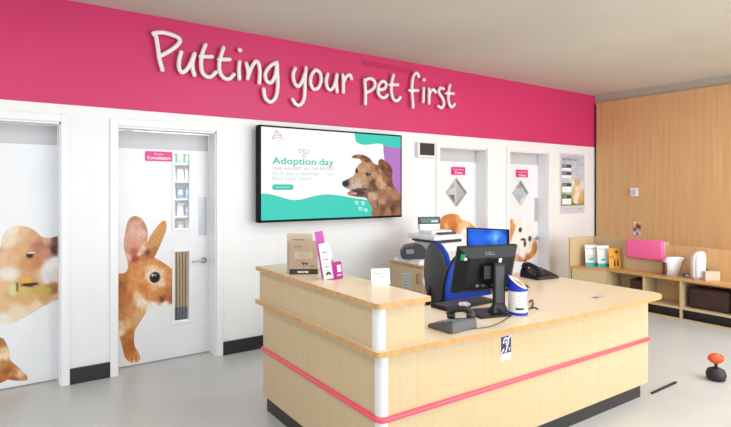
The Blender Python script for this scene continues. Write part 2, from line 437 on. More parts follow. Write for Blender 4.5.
# push plate and lever
a = wp(198.5, 197, YD); b = wp(206.5, 235, YD)
plate('push_plate', F5, rect(a[0], b[1], b[0], a[1]), M['satin'], d, 0, 0.002)
p = wp(203.5, 260, YD); lever(d, p[0], p[1])
a = wp(145, 150.5, YD); b = wp(172.3, 160.5, YD)
sg = plate('door_sign', F5, rect(a[0], b[1]-.01, b[0], a[1]-.004, 0.012), M['magenta'], d, 0, 0.006)
text('sign_text', 'Room', F5, a[0]+.08, a[1]-.035, b[0]-.08, a[1]-.020, M['whiteink'], sg, 0.006)
text('sign_text', 'Consultation', F5, a[0]+.018, b[1]+.005, b[0]-.018, b[1]+.035, M['whiteink'], sg, 0.006, bold=0.02)
rb = cr(110, 205, 4.744, [(38, 325), (70, 322), (84, 300), (84, 275), (72, 230), (65, 190), (72, 130), (86, 75), (115, 52), (150, 66), (174, 105), (180, 150), (173, 182), (192, 146), (222, 104), (246, 78), (260, 75), (268, 90), (264, 125), (243, 180), (221, 228), (212, 250), (240, 265), (280, 292), (298, 312)])
rb2 = cr(110, 285, 4.744, [(298, 88), (262, 100), (235, 97), (190, 108), (165, 140), (140, 180), (118, 215), (114, 250), (117, 290), (135, 320), (143, 350), (128, 368), (98, 369), (72, 345), (64, 320), (55, 280), (45, 245), (38, 238)])
P1 = [(p.x, p.y) for p in catmull([(x, y, 0) for x, y in rb], 4)]; P2 = [(p.x, p.y) for p in catmull([(x, y, 0) for x, y in rb2], 4)]
r5 = lambda L: [(110+x/4.744, 205+y/4.744, c) for x, y, c in L]
r6 = lambda L: [(110+x/4.744, 285+y/4.744, c) for x, y, c in L]
picture('rabbit_print', F5, dd(P1+P2),
    smp(r5([(115, 62, (190, 134, 106)), (78, 110, (196, 150, 120)), (72, 190, (206, 160, 124)), (85, 250, (220, 180, 146)), (100, 120, (222, 170, 156)), (125, 90, (214, 162, 146)), (150, 130, (226, 178, 168)), (140, 170, (218, 160, 148)), (110, 180, (214, 150, 136)), (172, 110, (190, 140, 116)), (120, 225, (176, 90, 76)), (118, 255, (160, 70, 56)), (140, 230, (236, 196, 176)), (160, 205, (232, 186, 152)), (150, 245, (186, 120, 72)), (250, 90, (206, 146, 84)), (235, 130, (208, 148, 90)), (215, 170, (206, 146, 92)), (190, 195, (204, 142, 90)), (205, 215, (180, 118, 66)), (180, 225, (120, 70, 40)), (195, 238, (170, 110, 66)), (110, 290, (206, 134, 72)), (150, 280, (216, 146, 84)), (200, 270, (212, 144, 82)), (245, 280, (206, 136, 72)), (285, 310, (208, 138, 78)), (120, 340, (218, 150, 90)), (160, 330, (214, 144, 86)), (176, 330, (240, 210, 180)), (200, 300, (238, 204, 168)), (240, 315, (232, 190, 150)), (245, 370, (236, 206, 176)), (215, 385, (228, 180, 132)), (280, 360, (206, 138, 84)), (60, 345, (190, 120, 60)), (50, 380, (160, 92, 44)), (100, 390, (214, 146, 84)), (160, 400, (202, 128, 66)), (270, 410, (190, 118, 66))])
    +r6([(60, 20, (176, 104, 52)), (90, 60, (190, 118, 62)), (50, 90, (180, 112, 60)), (60, 140, (196, 130, 76)), (50, 200, (226, 190, 152)), (50, 225, (242, 222, 200)), (100, 110, (206, 142, 86)), (110, 160, (214, 156, 104)), (80, 190, (224, 172, 124)), (130, 150, (220, 166, 112)), (160, 20, (206, 132, 70)), (130, 50, (236, 200, 160)), (150, 80, (244, 226, 204)), (200, 98, (248, 236, 222)), (260, 92, (246, 232, 216)), (210, 60, (208, 138, 80)), (250, 65, (150, 84, 46)), (240, 30, (206, 140, 84)), (285, 40, (184, 116, 66)), (290, 65, (170, 100, 60)), (180, 50, (212, 146, 90)), (95, 230, (192, 122, 62)), (70, 250, (186, 116, 60)), (90, 280, (176, 100, 48)), (90, 320, (190, 112, 54)), (80, 340, (200, 124, 64)), (105, 345, (206, 130, 72)), (125, 345, (222, 154, 100)), (112, 365, (240, 200, 160)), (95, 300, (176, 100, 46))])),
    M['decal'], d, n=0.001, step=0.0085, amp=0.12, nscale=60, fuzz=3.7,
    spots=spt([(154.5, 277.3, 6.6, 7.0, (246, 226, 204)), (154.9, 277.4, 5.3, 5.5, (34, 20, 18)), (152.6, 275.0, 1.0, 1.1, (245, 240, 240)), (155.6, 275.2, 0.8, 1.0, (180, 180, 190)), (162, 300, 1.0, 2.6, (110, 58, 30)), (132.2, 360, 0.5, 3, (120, 66, 36)), (136, 358, 0.5, 3, (120, 66, 36))]))

# doors 3 and 4
def dog_door(n, dx, cpx, plate_px, sign_px, handle_px, sign):
    d = door_root(n, 0); X0, X1 = dx
    c = wp(cpx[0], cpx[1], YD); hw = abs(wp(cpx[0]+cpx[2], cpx[1], YD)[0]-wp(cpx[0]-cpx[2], cpx[1], YD)[0])/2; hh = wp(cpx[0], cpx[1]-cpx[3], YD)[1]-c[1]
    obj('door_leaf', leaf_with_diamond(X0+0.004, X1-0.010, ZL, c, hw, hh), M['door'], d)
    bm = NB(); box(bm, X0+0.004, X1-0.010, YD+0.012, YD+0.044, ZL, ZO-0.015); obj('transom_panel', bm, M['transom'], d)
    bm = NB(); q = [(c[0]-hw, c[1]), (c[0], c[1]-hh), (c[0]+hw, c[1]), (c[0], c[1]+hh)]
    for i in range(4):
        a, b = q[i], q[(i+1) % 4]; tube(bm, [(a[0], YD-0.004, a[1]), (b[0], YD-0.004, b[1])], 0.009, smooth=False, n=6)
    f = obj('glazing_frame', bm, M['satin'], d)
    plate('glass_pane', Frame((0, YD+0.02, 0), (1, 0, 0), (0, 0, 1)), q, M['glass'], f, 0, 0.004)
    a = wp(sign_px[0], sign_px[1], YD); b = wp(sign_px[2], sign_px[3], YD)
    sg = plate('door_sign', F5, rect(a[0], b[1]-.01, b[0], a[1]-.004, 0.012), M['magenta'], d, 0, 0.006)
    text('sign_text', 'Consulting', F5, a[0]+.03, a[1]-.048, b[0]-.03, a[1]-.028, M['whiteink'], sg, 0.006, bold=0.01)
    text('sign_text', sign, F5, a[0]+.055, b[1]+.004, b[0]-.055, b[1]+.036, M['whiteink'], sg, 0.006, bold=0.02)
    if plate_px:
        a = wp(plate_px[0], plate_px[1], YD); b = wp(plate_px[2], plate_px[3], YD)
        plate('push_plate', F5, rect(a[0], b[1], b[0], a[1]), M['satin'], d, 0, 0.002)
    p = wp(handle_px[0], handle_px[1], YD); lever(d, p[0], p[1]-0.01)
    return d
d3 = dog_door(3, doors[2], (456.3, 192.5, 10.2, 14), None, (451, 166.5, 465, 174.3), (472.5, 240), 'Two')
d4 = dog_door(4, doors[3], (520.4, 192.8, 7.6, 12), (534.3, 197.8, 537.6, 221.5), (515.8, 169.3, 527.6, 176.7), (536.6, 237.2), 'One')
def cm(pts, k=4, closed=True): return [(p.x, p.y) for p in catmull([(x, y, 0) for x, y in pts], k, closed)]
picture('dog_print', F5, dd(cm([(438.5, 224), (442, 217), (450, 213.8), (458, 215), (461, 219), (467, 221), (473, 225), (476, 232), (476, 262), (450, 262), (440, 240), (438.5, 232)])),
    smp([(440, 225, (190, 110, 50)), (445, 218, (204, 120, 56)), (452, 216, (206, 124, 60)), (458, 218, (224, 150, 84)), (446, 226, (232, 176, 116)), (442, 230, (180, 100, 44)), (450, 224, (206, 130, 66)), (455, 226, (190, 110, 50)), (453, 230, (168, 96, 44)), (460, 226, (236, 180, 120)), (466, 224, (240, 196, 144)), (472, 228, (220, 150, 86)), (475, 236, (214, 150, 90)), (464, 232, (246, 240, 234)), (463, 242, (250, 248, 246)), (466, 250, (240, 232, 226)), (456, 238, (224, 170, 118)), (448, 236, (240, 210, 170)), (452, 242, (250, 246, 240)), (472, 245, (210, 140, 80)), (460, 258, (240, 230, 220))]),
    M['decal'], d3, n=0.001, step=0.015, amp=0.1, nscale=40, spots=spt([(454, 233.5, 2.4, 1.2, (80, 44, 26))]))
picture('dog_print', F5, dd(cm([(508.8, 221), (514, 219.3), (519, 219.5), (528, 221.5), (531, 228), (533, 236), (536.5, 242), (537, 250), (533, 257), (527, 260.5), (525, 262), (515, 261), (509.5, 258), (508.8, 240)])),
    smp([(510, 223, (222, 146, 82)), (512, 232, (216, 136, 70)), (509.5, 238, (206, 124, 62)), (514, 226, (226, 156, 96)), (519, 223, (240, 232, 222)), (516, 222, (246, 240, 232)), (517, 228, (248, 245, 240)), (513.5, 240, (246, 240, 234)), (510, 252, (246, 242, 238)), (532, 238, (240, 226, 210)), (529, 250, (244, 236, 228)), (529, 233, (246, 242, 236)), (524, 224, (246, 243, 238)), (515, 234, (246, 242, 236)), (511, 245, (240, 236, 230)), (524, 234, (248, 246, 242)), (520, 236, (244, 240, 234)), (529, 230, (240, 234, 226)), (514, 252, (248, 246, 242)), (522, 254, (244, 238, 232)), (526, 246, (246, 240, 234)), (531, 244, (240, 226, 210)), (534, 246, (206, 130, 70)), (535.5, 252, (200, 122, 64)), (531, 254, (216, 148, 88)), (528, 258, (190, 112, 60)), (516, 259, (220, 160, 130)), (520, 260, (196, 130, 100))]),
    M['decal'], d4, n=0.001, step=0.012, amp=0.05, nscale=40, fuzz=5,
    spots=spt([(520.2, 229.8, 1.7, 2.5, (70, 48, 38)), (529.7, 238.6, 1.5, 2.8, (76, 50, 40)), (523, 239.5, 2.6, 1.3, (74, 50, 52)), (524.8, 243.5, 1.3, 3.6, (78, 54, 60)), (525, 260.5, 1, 1, (60, 40, 40))]))

# ------------------------------------------------------------------ rear room seen through the door panes
sh = thing('storage_shelf', 'white shelf unit stocked with packs behind the rabbit door glass', 'shelf', (0, 0, 0))
bm = NB()
for x in (1.02, 1.78): box(bm, x, x+0.02, 5.30, 5.65, 0, 2.2)
box(bm, 1.02, 1.8, 5.63, 5.65, 0, 2.2)
obj('shelf_frame', bm, M['lightpl'], sh)
lv = [1.08, 1.26, 1.44, 1.62, 1.80, 1.98]
for z in lv:
    bm = NB(); box(bm, 1.04, 1.78, 5.30, 5.63, z-0.012, z); obj('shelf_board', bm, M['lightpl'], sh)
pal = {1.80: ((70, 160, 90), (60, 150, 84), (84, 170, 100)), 1.62: ((220, 220, 216), (190, 190, 186), (226, 214, 190)), 1.44: ((60, 110, 140), (200, 210, 214), (40, 90, 120)), 1.26: ((110, 110, 170), (210, 150, 150), (210, 210, 220)), 1.08: ((190, 160, 130), (120, 90, 80), (206, 180, 150))}
words = {1.80: 'green', 1.62: 'pale', 1.44: 'blue', 1.26: 'lilac', 1.08: 'tan'}
for z, cols in pal.items():
    ms = [mat('pack', c, 0.5) for c in cols]
    for k in range(9):
        x = 1.05+k*0.080; h = 0.12+0.03*random.random()
        bm = NB(); box(bm, x, x+0.062, 5.33, 5.41, z, z+h, bev=0.004); box(bm, x+0.012, x+0.05, 5.329, 5.33, z+h*0.35, z+h*0.7, mi=1)
        o = obj('pack', bm, [ms[k % 3], M['paper']])
        tag(o, '%s pack in the row seen through the rabbit door glass' % words[z], 'pack', '%s packs on the shelf behind the rabbit door' % words[z])
sc = thing('slatted_screen', 'tan upright slatted screen behind the lower rabbit door glass', 'screen', (0, 0, 0))
for k in range(20):
    x = 1.15+k*0.029
    bm = NB(); box(bm, x, x+0.022, 5.20, 5.215, 0.36, 0.97, bev=0.003); obj('slat', bm, M['tan'], sc)
bm = NB(); box(bm, 1.14, 1.74, 5.216, 5.226, 0.0, 0.95); obj('base_rail', bm, M['greypl'], sc)
bm = NB()
for k in range(20): box(bm, 1.15+k*0.029, 1.172+k*0.029, 5.198, 5.216, 0.0, 0.355)
obj('slat_foot', bm, M['greylid'], sc, label='grey slat feet')
sc.children[0]
for n_, (x, y, z, cols, lab) in enumerate(((5.6, 5.5, 1.3, ((120, 150, 100), (214, 190, 160), (220, 160, 150)), 'behind the left diamond door window'), (7.7, 5.45, 1.3, ((196, 206, 120), (226, 130, 140), (220, 224, 230)), 'behind the right diamond door window'))):
    t = thing('reflection_board', 'colourful notice board hanging %s' % lab, 'reflection board', (0, 0, 0))  # added board, its colours stand in for reflections in the pane
    bm = NB(); box(bm, x-0.8, x+0.5, 5.97, 6.0, 1.0, 2.0); obj('board', bm, M['lightpl'], t)
    for k in range(8):
        cx = x-0.72+(k % 4)*0.31; cz = 1.1+(k//4)*0.45
        bm = NB(); box(bm, cx, cx+0.24, 5.965, 5.97, cz, cz+0.34); obj('notice', bm, mat('notice', cols[k % 3], 0.7), t)

# ------------------------------------------------------------------ slogan letters
SL = thing('slogan_lettering', 'raised off-white handwritten letters reading Putting your pet first on the pink band', 'lettering', (0, 0, 0))
L1 = (145, 20, 6.1); L2 = (225, 40, 6.1); L3 = (285, 50, 6.1); L4 = (360, 55, 6.1)
letters = [
 (L1, [[(52, 84), (66, 100), (72, 130), (80, 180), (86, 230), (96, 270), (106, 304)], [(52, 80), (100, 76), (150, 86), (198, 106), (213, 128), (190, 160), (140, 195), (92, 220)]]),
 (L1, [[(221, 198), (209, 240), (207, 290), (226, 320), (256, 300), (281, 255), (300, 208)], [(302, 206), (289, 260), (291, 300), (301, 336)]]),
 (L1, [[(369, 152), (350, 200), (342, 250), (346, 310), (370, 343), (402, 346), (432, 318)], [(338, 222), (370, 224), (408, 224)]]),
 (L1, [[(478, 170), (462, 220), (452, 270), (459, 325), (485, 356), (515, 358), (542, 332)], [(450, 240), (480, 241), (516, 241)]]),
 (L2, [[(88, 134), (84, 180), (87, 236)], [(89, 61), (91, 62)]]),
 (L2, [[(130, 144), (140, 190), (138, 236)], [(139, 228), (160, 170), (188, 130), (206, 150), (212, 200), (208, 262)]]),
 (L2, [[(315, 138), (280, 155), (247, 200), (252, 248), (280, 260), (304, 220), (315, 160)], [(316, 138), (319, 200), (321, 280), (310, 345), (282, 378), (252, 365), (239, 332), (236, 300)]]),
 (L3, [[(62, 112), (49, 150), (56, 198), (80, 222), (104, 190), (120, 145)], [(127, 108), (122, 180), (120, 250), (112, 308), (86, 338), (62, 328), (46, 302)]]),
 (L3, [[(186, 120), (162, 150), (155, 200), (172, 238), (200, 232), (219, 190), (214, 142), (187, 121)]]),
 (L3, [[(260, 147), (250, 190), (259, 232), (280, 242), (300, 215), (315, 155)], [(317, 150), (312, 200), (318, 256)]]),
 (L3, [[(352, 152), (355, 200), (355, 258)], [(356, 200), (370, 167), (393, 152), (406, 176)]]),
 (L3, [[(485, 182), (490, 250), (490, 330)], [(487, 184), (520, 174), (547, 196), (539, 235), (497, 260)]]),
 (L4, [[(112, 213), (148, 205), (159, 178), (140, 160), (116, 180), (109, 220), (121, 252), (148, 260), (166, 244)]]),
 (L4, [[(203, 122), (192, 170), (191, 230), (205, 272), (228, 277), (245, 258)], [(182, 181), (230, 182)]]),
 (L4, [[(358, 132), (345, 110), (327, 126), (317, 170), (317, 230), (323, 318)], [(300, 216), (354, 216)]]),
 (L4, [[(388, 202), (385, 286)], [(389, 151), (391, 152)]]),
 (L4, [[(420, 207), (420, 250), (420, 294)], [(421, 246), (430, 221), (448, 211), (460, 228)]]),
 (L4, [[(510, 206), (487, 202), (480, 230), (500, 260), (511, 293), (499, 322), (477, 313)]]),
 (L4, [[(548, 184), (540, 220), (539, 278), (555, 318), (577, 300)], [(524, 233), (570, 236)]]),
]
YL = YW-0.045
for (ox, oy, s), strokes in letters:
    bm = NB()
    for st in strokes:
        pts = [onY(ox+x/s, oy+y/s, YL) for x, y in st]
        dot = len(st) == 2 and abs(st[0][0]-st[1][0]) < 4 and abs(st[0][1]-st[1][1]) < 4
        tube(bm, pts, 0.0225 if dot else 0.0190, n=10, k=6)
        q = pts[len(pts)//2]
        for q in ((pts[0], pts[-1]) if not dot else (pts[0],)):
            tube(bm, [q, (q.x, YW-0.005, q.z)], 0.005, n=6, smooth=False)
    obj('letter', bm, M['letter'], SL, smooth=True)

# ------------------------------------------------------------------ television
tv = thing('television', 'black framed wall television showing an Adoption day advert with a dog', 'television', (0, 0, 0))
TX0, TX1, TZ0, TZ1 = 1.962, 3.695, 1.222, 2.145; TY = 4.47
bm = NB(); box(bm, TX0, TX1, TY+0.004, TY+0.075, TZ0, TZ1, bev=0.006); box(bm, TX0+.35, TX1-.35, TY+0.075, YW, TZ0+.22, TZ1-.22)
b_ = 0.016
box(bm, TX0, TX0+b_+.008, TY-0.003, TY+0.006, TZ0, TZ1); box(bm, TX1-b_, TX1, TY-0.003, TY+0.006, TZ0, TZ1)
box(bm, TX0, TX1, TY-0.003, TY+0.006, TZ0, TZ0+b_+.006); box(bm, TX0, TX1, TY-0.003, TY+0.006, TZ1-b_, TZ1)
obj('housing', bm, mat('matt black bezel', (10, 10, 11), .6, spec=.15), tv)
FT = back(TY); sx0, sx1, sz0, sz1 = TX0+b_+.008, TX1-b_, TZ0+b_+.006, TZ1-b_
scn = plate('screen', FT, rect(sx0, sz0, sx1, sz1), S['cream'], tv, -0.002, 0.004)
def tp(pts): 
    o = []
    for x, y in pts:
        a = wp(x, y, TY); o.append((min(max(a[0], sx0), sx1), min(max(a[1], sz0), sz1)))
    return o
T = (240, 110, 3.556)
plate('teal_wave', FT, tp([(252, 235)]+cm(cr(*T, [(70, 297), (100, 298), (130, 305), (160, 314), (190, 320), (215, 318), (240, 312), (290, 301), (340, 302), (400, 312), (450, 320), (470, 330), (480, 360)]), 4, False)+[(388, 235)]), S['teal'], scn, 0.002, 0.0004)
plate('purple_patch', FT, tp(cm(cr(*T, [(509, 110), (510, 150), (516, 195), (530, 250), (545, 290), (580, 315)]), 4, False)+[(412, 140), (400, 132)]), S['purple'], scn, 0.002, 0.0004)
plate('teal_cloud', FT, tp(cm(cr(*T, [(406, 70), (408, 93), (412, 112), (430, 122), (452, 124), (480, 120), (500, 121), (520, 128), (545, 133), (575, 135)]), 4, False)+[(412, 120)]), S['teal'], scn, 0.0026, 0.0004)
dg = [(82, 113), (92, 103), (110, 98), (140, 100), (172, 116), (192, 140), (215, 150), (218, 130), (232, 120), (250, 130), (275, 148), (288, 180), (286, 215), (292, 250), (318, 285), (332, 330), (330, 410), (190, 410), (186, 372), (165, 332), (150, 315), (110, 312), (72, 306), (60, 292), (75, 278), (50, 265), (36, 252), (36, 236), (52, 226), (78, 214), (98, 195), (102, 170), (118, 150), (132, 136), (120, 120), (98, 118)]
D1 = (335, 135, 5.03)
dsm = [(95, 108, (150, 100, 66)), (120, 105, (180, 126, 84)), (150, 112, (150, 100, 66)), (165, 125, (120, 76, 50)), (135, 145, (200, 150, 104)), (165, 150, (214, 172, 128)), (190, 160, (190, 138, 94)), (130, 175, (222, 186, 150)), (145, 195, (216, 176, 138)), (120, 195, (196, 154, 116)), (110, 215, (210, 178, 150)), (90, 225, (206, 180, 158)), (75, 240, (196, 170, 148)), (95, 255, (226, 206, 186)), (120, 245, (228, 204, 180)), (145, 230, (214, 178, 142)), (150, 262, (190, 156, 126)), (60, 228, (120, 96, 86)), (170, 215, (190, 146, 106)), (200, 200, (206, 160, 116)), (225, 180, (190, 136, 90)), (212, 165, (150, 100, 62)), (235, 140, (140, 88, 54)), (255, 160, (150, 92, 58)), (270, 170, (116, 68, 42)), (265, 200, (130, 80, 50)), (240, 165, (92, 56, 38)), (250, 220, (176, 120, 76)), (225, 225, (226, 190, 150)), (215, 245, (210, 164, 120)), (190, 240, (100, 70, 52)), (200, 265, (110, 78, 58)), (240, 255, (226, 192, 154)), (245, 285, (180, 128, 86)), (270, 270, (196, 150, 106)), (275, 250, (120, 78, 52)), (180, 300, (216, 184, 150)), (200, 310, (226, 190, 152)), (180, 275, (140, 104, 80)), (225, 300, (170, 122, 84)), (205, 340, (186, 140, 100)), (240, 330, (206, 160, 116)), (215, 375, (168, 116, 78)), (240, 370, (120, 78, 52)), (270, 340, (146, 96, 62)), (265, 385, (186, 132, 88)), (300, 310, (190, 140, 98)), (305, 345, (130, 84, 54)), (315, 385, (170, 118, 78)), (290, 370, (96, 62, 44)), (150, 300, (130, 100, 86))]
dsp = [(54, 245, 17, 15, (34, 28, 34)), (110, 293, 40, 12, (62, 34, 36)), (92, 294, 19, 7, (226, 140, 146)), (120, 277, 45, 5, (70, 50, 46)), (140, 270, 32, 4, (90, 66, 56)), (165, 197, 13, 9, (40, 26, 22)), (108, 180, 7, 11, (50, 32, 26)), (167, 194, 3, 2, (220, 210, 200)), (262, 318, 25, 4, (110, 112, 130)), (212, 345, 5, 18, (90, 90, 104)), (152, 108, 22, 8, (96, 58, 40))]
def tvp(L): return [tp(cr(*D1, [(x, y)]))[0]+((c[0]*.90, c[1]*.86, c[2]*.84),) for x, y, c in L]
def tvs(L):
    o = []
    for x, y, rx, ry, c in L:
        a = tp(cr(*D1, [(x, y)]))[0]; b = tp(cr(*D1, [(x+rx, y)]))[0]; e = tp(cr(*D1, [(x, y-ry)]))[0]
        o.append((a[0], a[1], max(.002, abs(b[0]-a[0])), max(.002, abs(e[1]-a[1])), c))
    return o
def clip_screen(P):
    out = []
    for q in P:
        if not out or (abs(q[0]-out[-1][0])+abs(q[1]-out[-1][1])) > 1e-4: out.append(q)
    return out
picture('dog_photo', FT, clip_screen(tp(cr(*D1, cm(dg, 3)))), tvp(dsm), S['dog'], scn, n=0.0036, step=0.0075, amp=0.24, nscale=60, fuzz=4.8, spots=tvs(dsp))
def tvtext(body, x, y0, y1, x2, m, bold=0):
    a = wp(x, y1, TY); b = wp(x, y0, TY); e = wp(x2, y0, TY)
    text('advert_text', body, FT, a[0], a[1], e[0], b[1], m, scn, 0.002, bold=bold)
a = wp(272, 166.2, TY); b = wp(272, 156.8, TY); e = wp(316, 156.8, TY); e2 = wp(319, 156.8, TY); e3 = wp(333.7, 156.8, TY)
text('advert_text', 'Adoption', FT, a[0], a[1], e[0], b[1], S['tealtext'], scn, 0.002, bold=.02)
text('advert_text', 'day', FT, e2[0], a[1], e3[0], b[1], S['tealtext'], scn, 0.002, bold=.02)
for wd, xa, xb in (('COME', 272, 282), ('AND', 284, 290.5), ('MEET', 292.5, 301.5), ('ALL', 304, 309.5), ('OUR', 311.5, 318), ('RESCUED', 320, 334)): tvtext(wd, xa, 167.1+(xa-272)*.0, 169.9, xb, S['mauve'])
for wd, xa, xb in (('24-25-26th', 272, 294.5), ('of', 296, 299.5), ('November', 301, 319.5), ('11am-', 324.5, 335)): tvtext(wd, xa, 171.8, 175.2, xb, S['pale'])
tvtext('Save your spot!', 272, 176.2, 180.9, 310.5, S['pale'])
a = wp(272, 184, TY); b = wp(293.5, 189.6, TY)
bt = plate('teal_button', FT, rect(a[0], b[1]-.004, b[0], a[1]-.002, 0.026), S['tealtext'], scn, 0.002, 0.0004)
text('advert_text', 'BOOK NOW', FT, a[0]+.05, b[1]+.018, b[0]-.05, a[1]-.025, S['white'], scn, 0.0024)
def lines(name, crp, strokes, r, m, closed=False):
    bm = NB()
    for st in strokes:
        pts = [Vector((q[0], TY-0.0036, q[1])) for q in tp(cr(*crp, st))]
        tube(bm, pts, r, n=6, k=3)
    obj(name, bm, m, scn)
L = (255, 125, 6.1)
lines('animal_logo', L, [[(105, 85), (128, 35), (165, 72)], [(128, 35), (135, 60), (112, 70), (105, 85), (125, 80), (150, 75), (170, 88)], [(135, 60), (158, 66)]], 0.003, S['mauve'])
lines('bone_logo', L, [[(270, 148), (268, 165), (285, 165), (300, 162), (318, 175), (328, 160), (315, 152), (295, 152), (270, 148)], [(295, 175), (288, 192), (305, 195), (308, 178), (295, 175)]], 0.003, S['mauve'])
hearts = []
for hx, hy in ((108, 342), (140, 344), (126, 371), (153, 379)):
    hearts.append([(hx-8, hy-4), (hx-3, hy-9), (hx, hy-4), (hx+5, hy-8), (hx+8, hy-2), (hx+1, hy+8), (hx-8, hy-4)])
lines('heart_outline', D1, hearts, 0.0035, S['white'])

# ------------------------------------------------------------------ wall mounted speaker
sp = thing('wall_speaker', 'small square black-fronted white speaker on the white wall between television and door', 'speaker', (0, 0, 0))
a = wp(418, 142, 4.55); b = wp(436, 158, 4.55)
bm = NB(); box(bm, a[0], b[0], 4.55, YW, b[1], a[1], bev=0.006); obj('housing', bm, M['lightpl'], sp)
a = wp(420.5, 142.8, 4.54); b = wp(434.4, 155.5, 4.54)
bm = NB(); box(bm, a[0], b[0], 4.535, 4.55, b[1], a[1], bev=0.004); obj('grille', bm, M['black'], sp)

# ------------------------------------------------------------------ poster
FP = back(YW)
a = wp(559.6, 153, YW); b = wp(583.9, 212.6, YW)
po = thing('price_poster', 'tall framed price list poster with grass, sky and a dog beside the oak wall', 'poster', (0, 0, 0))
px0, px1, pz0, pz1 = a[0], b[0], b[1]+.0, a[1]
bm = NB(); box(bm, px0, px1, YW-0.012, YW, pz0, pz1, bev=0.003); obj('poster_frame', bm, mat('pale grey frame', (214, 210, 218), .4), po)
W = px1-px0; Hh = pz1-pz0; g = lambda u, v: (px0+u*W, pz0+v*Hh)
def gs(L): return [g(u, v)+(c,) for u, v, c in L]
picture('poster_picture', FP, [g(.03, .13), g(.97, .13), g(.97, .97), g(.03, .97)],
    gs([(.1, .95, (188, 190, 212)), (.9, .95, (188, 190, 210)), (.5, .75, (192, 198, 222)), (.9, .6, (198, 204, 224)), (.1, .6, (194, 200, 222)), (.5, .5, (222, 224, 228)), (.9, .44, (224, 220, 208)), (.3, .42, (214, 214, 196)), (.1, .32, (140, 160, 90)), (.5, .3, (196, 190, 130)), (.9, .32, (170, 172, 90)), (.3, .2, (104, 134, 56)), (.6, .2, (120, 146, 58)), (.9, .2, (128, 146, 66)), (.5, .14, (96, 122, 50)), (.1, .15, (120, 140, 80))]),
    M['decal'], po, n=0.0125, step=0.02, amp=0.12, nscale=30)
picture('dog_picture', FP, [g(u, v) for u, v in cm([(.52, .18), (.54, .32), (.60, .42), (.575, .50), (.585, .61), (.64, .545), (.70, .545), (.755, .61), (.765, .50), (.75, .44), (.90, .38), (.93, .20), (.74, .155)], 3)],
    gs([(.63, .56, (226, 160, 100)), (.73, .56, (222, 156, 96)), (.68, .48, (228, 176, 124)), (.68, .42, (244, 232, 216)), (.62, .35, (236, 206, 170)), (.70, .30, (248, 240, 230)), (.82, .28, (222, 170, 116)), (.66, .22, (240, 224, 204)), (.8, .2, (206, 150, 96))]), M['decal'], po, n=0.0132, step=0.012, amp=0.08)
text('poster_text', 'Our Price List', FP, *g(.08, .885), *g(.66, .925), M['navy'], po, 0.0132, bold=0.015)
dk = mat('slate ink', (64, 62, 84), 0.5)
for v in (.79, .67, .48, .28):
    plate('price_bar', FP, [g(.07, v-.03), g(.44, v-.03), g(.44, v+.025), g(.07, v+.025)], dk, po, 0.0132, 0.0006)
    text('poster_text', 'CATS' if v > .7 else 'DOGS', FP, *g(.10, v-.014), *g(.24, v+.012), M['whiteink'], po, 0.0139)
    hb = 0.045 if v > .6 else 0.10
    plate('price_box', FP, [g(.07, v-.03-hb), g(.44, v-.03-hb), g(.44, v-.032), g(.07, v-.032)], M['whiteink'], po, 0.0132, 0.0006)
text('poster_text', 'from the price list', FP, *g(.08, .07), *g(.42, .09), M['greyink'], po, 0.0125)
text('poster_text', 'pets', FP, *g(.72, .055), *g(.90, .085), M['magenta'], po, 0.0125)

# ------------------------------------------------------------------ reception desk
dk_ = thing('reception_desk', 'L-shaped maple reception desk with a raised left ledge and pink rail', 'desk', (0, 0, 0))
DX0, DX1, DY0, DY1 = 1.487, 3.99, 1.955, 3.31; ZT = 0.772
SF = -.0215                       # the front runs very slightly towards the visitor
fy = lambda x: DY0+SF*(x-DX0)
bm = NB(); prism(bm, [(DX0+.043, fy(DX0+.043)), (3.94, fy(3.94)), (3.94, fy(3.94)+.03), (DX0+.043, fy(DX0)+.03)], 0.105, ZT-.028)
obj('front_panel', bm, M['maple'], dk_)
bm = NB(); box(bm, DX0, DX0+.03, DY0+.045, DY1, 0.105, ZT-.028); obj('side_panel', bm, M['maple'], dk_)
bm = NB(); box(bm, 3.91, 3.94, fy(3.94)+.03, 3.0, 0.105, ZT-.028); box(bm, DX0+.03, 1.78, DY1-.03, DY1, 0.105, ZT-.028); box(bm, 1.76, 1.78, 2.5, DY1-.03, .105, ZT-.028); box(bm, 3.5, 3.91, 2.98, 3.0, .105, ZT-.028)
obj('inner_panel', bm, M['maple'], dk_)
bm = NB(); prism(bm, [(DX0+.02, fy(DX0)+.03), (3.89, fy(3.89)+.03), (3.89, fy(3.89)+.08), (DX0+.05, fy(DX0)+.08)], 0, .105); box(bm, DX0+.02, DX0+.05, DY0+.03, DY1-.02, 0, .105); box(bm, 3.86, 3.89, fy(3.9)+.08, 2.95, 0, .105)
box(bm, DX0+.08, 1.74, DY1-.09, DY1-.05, 0, .105); box(bm, 3.54, 3.89, 2.91, 2.95, 0, .105)
obj('plinth', bm, M['kick'], dk_)
UX = 1.472                       # outer face of the raised part
def corner_post(z0, z1, x0):
    bm = NB(); pts = [(x0-.002, DY0+.045)]
    for i in range(7):
        t = PI+PI/2*i/6; pts.append((x0-.002+.03+.03*math.cos(t), DY0-.002+.03+.03*math.sin(t)))
    pts += [(x0+.043, DY0-.002), (x0+.043, DY0+.02), (x0+.02, DY0+.045)]
    prism(bm, pts, z0, z1); return obj('corner_post', bm, M['post'], dk_, label='white corner post')
corner_post(0.105, ZT-.028, DX0)
LX = 1.445
tp_ = [(LX+.02+.02*math.cos(PI+PI/2*i/5), DY0-.033+.02+.02*math.sin(PI+PI/2*i/5)) for i in range(6)]
tp_ += [(1.80, 1.905), (2.2, 1.868), (2.72, 1.832), (3.1, 1.815), (3.44, 1.805), (3.78, 1.800)]
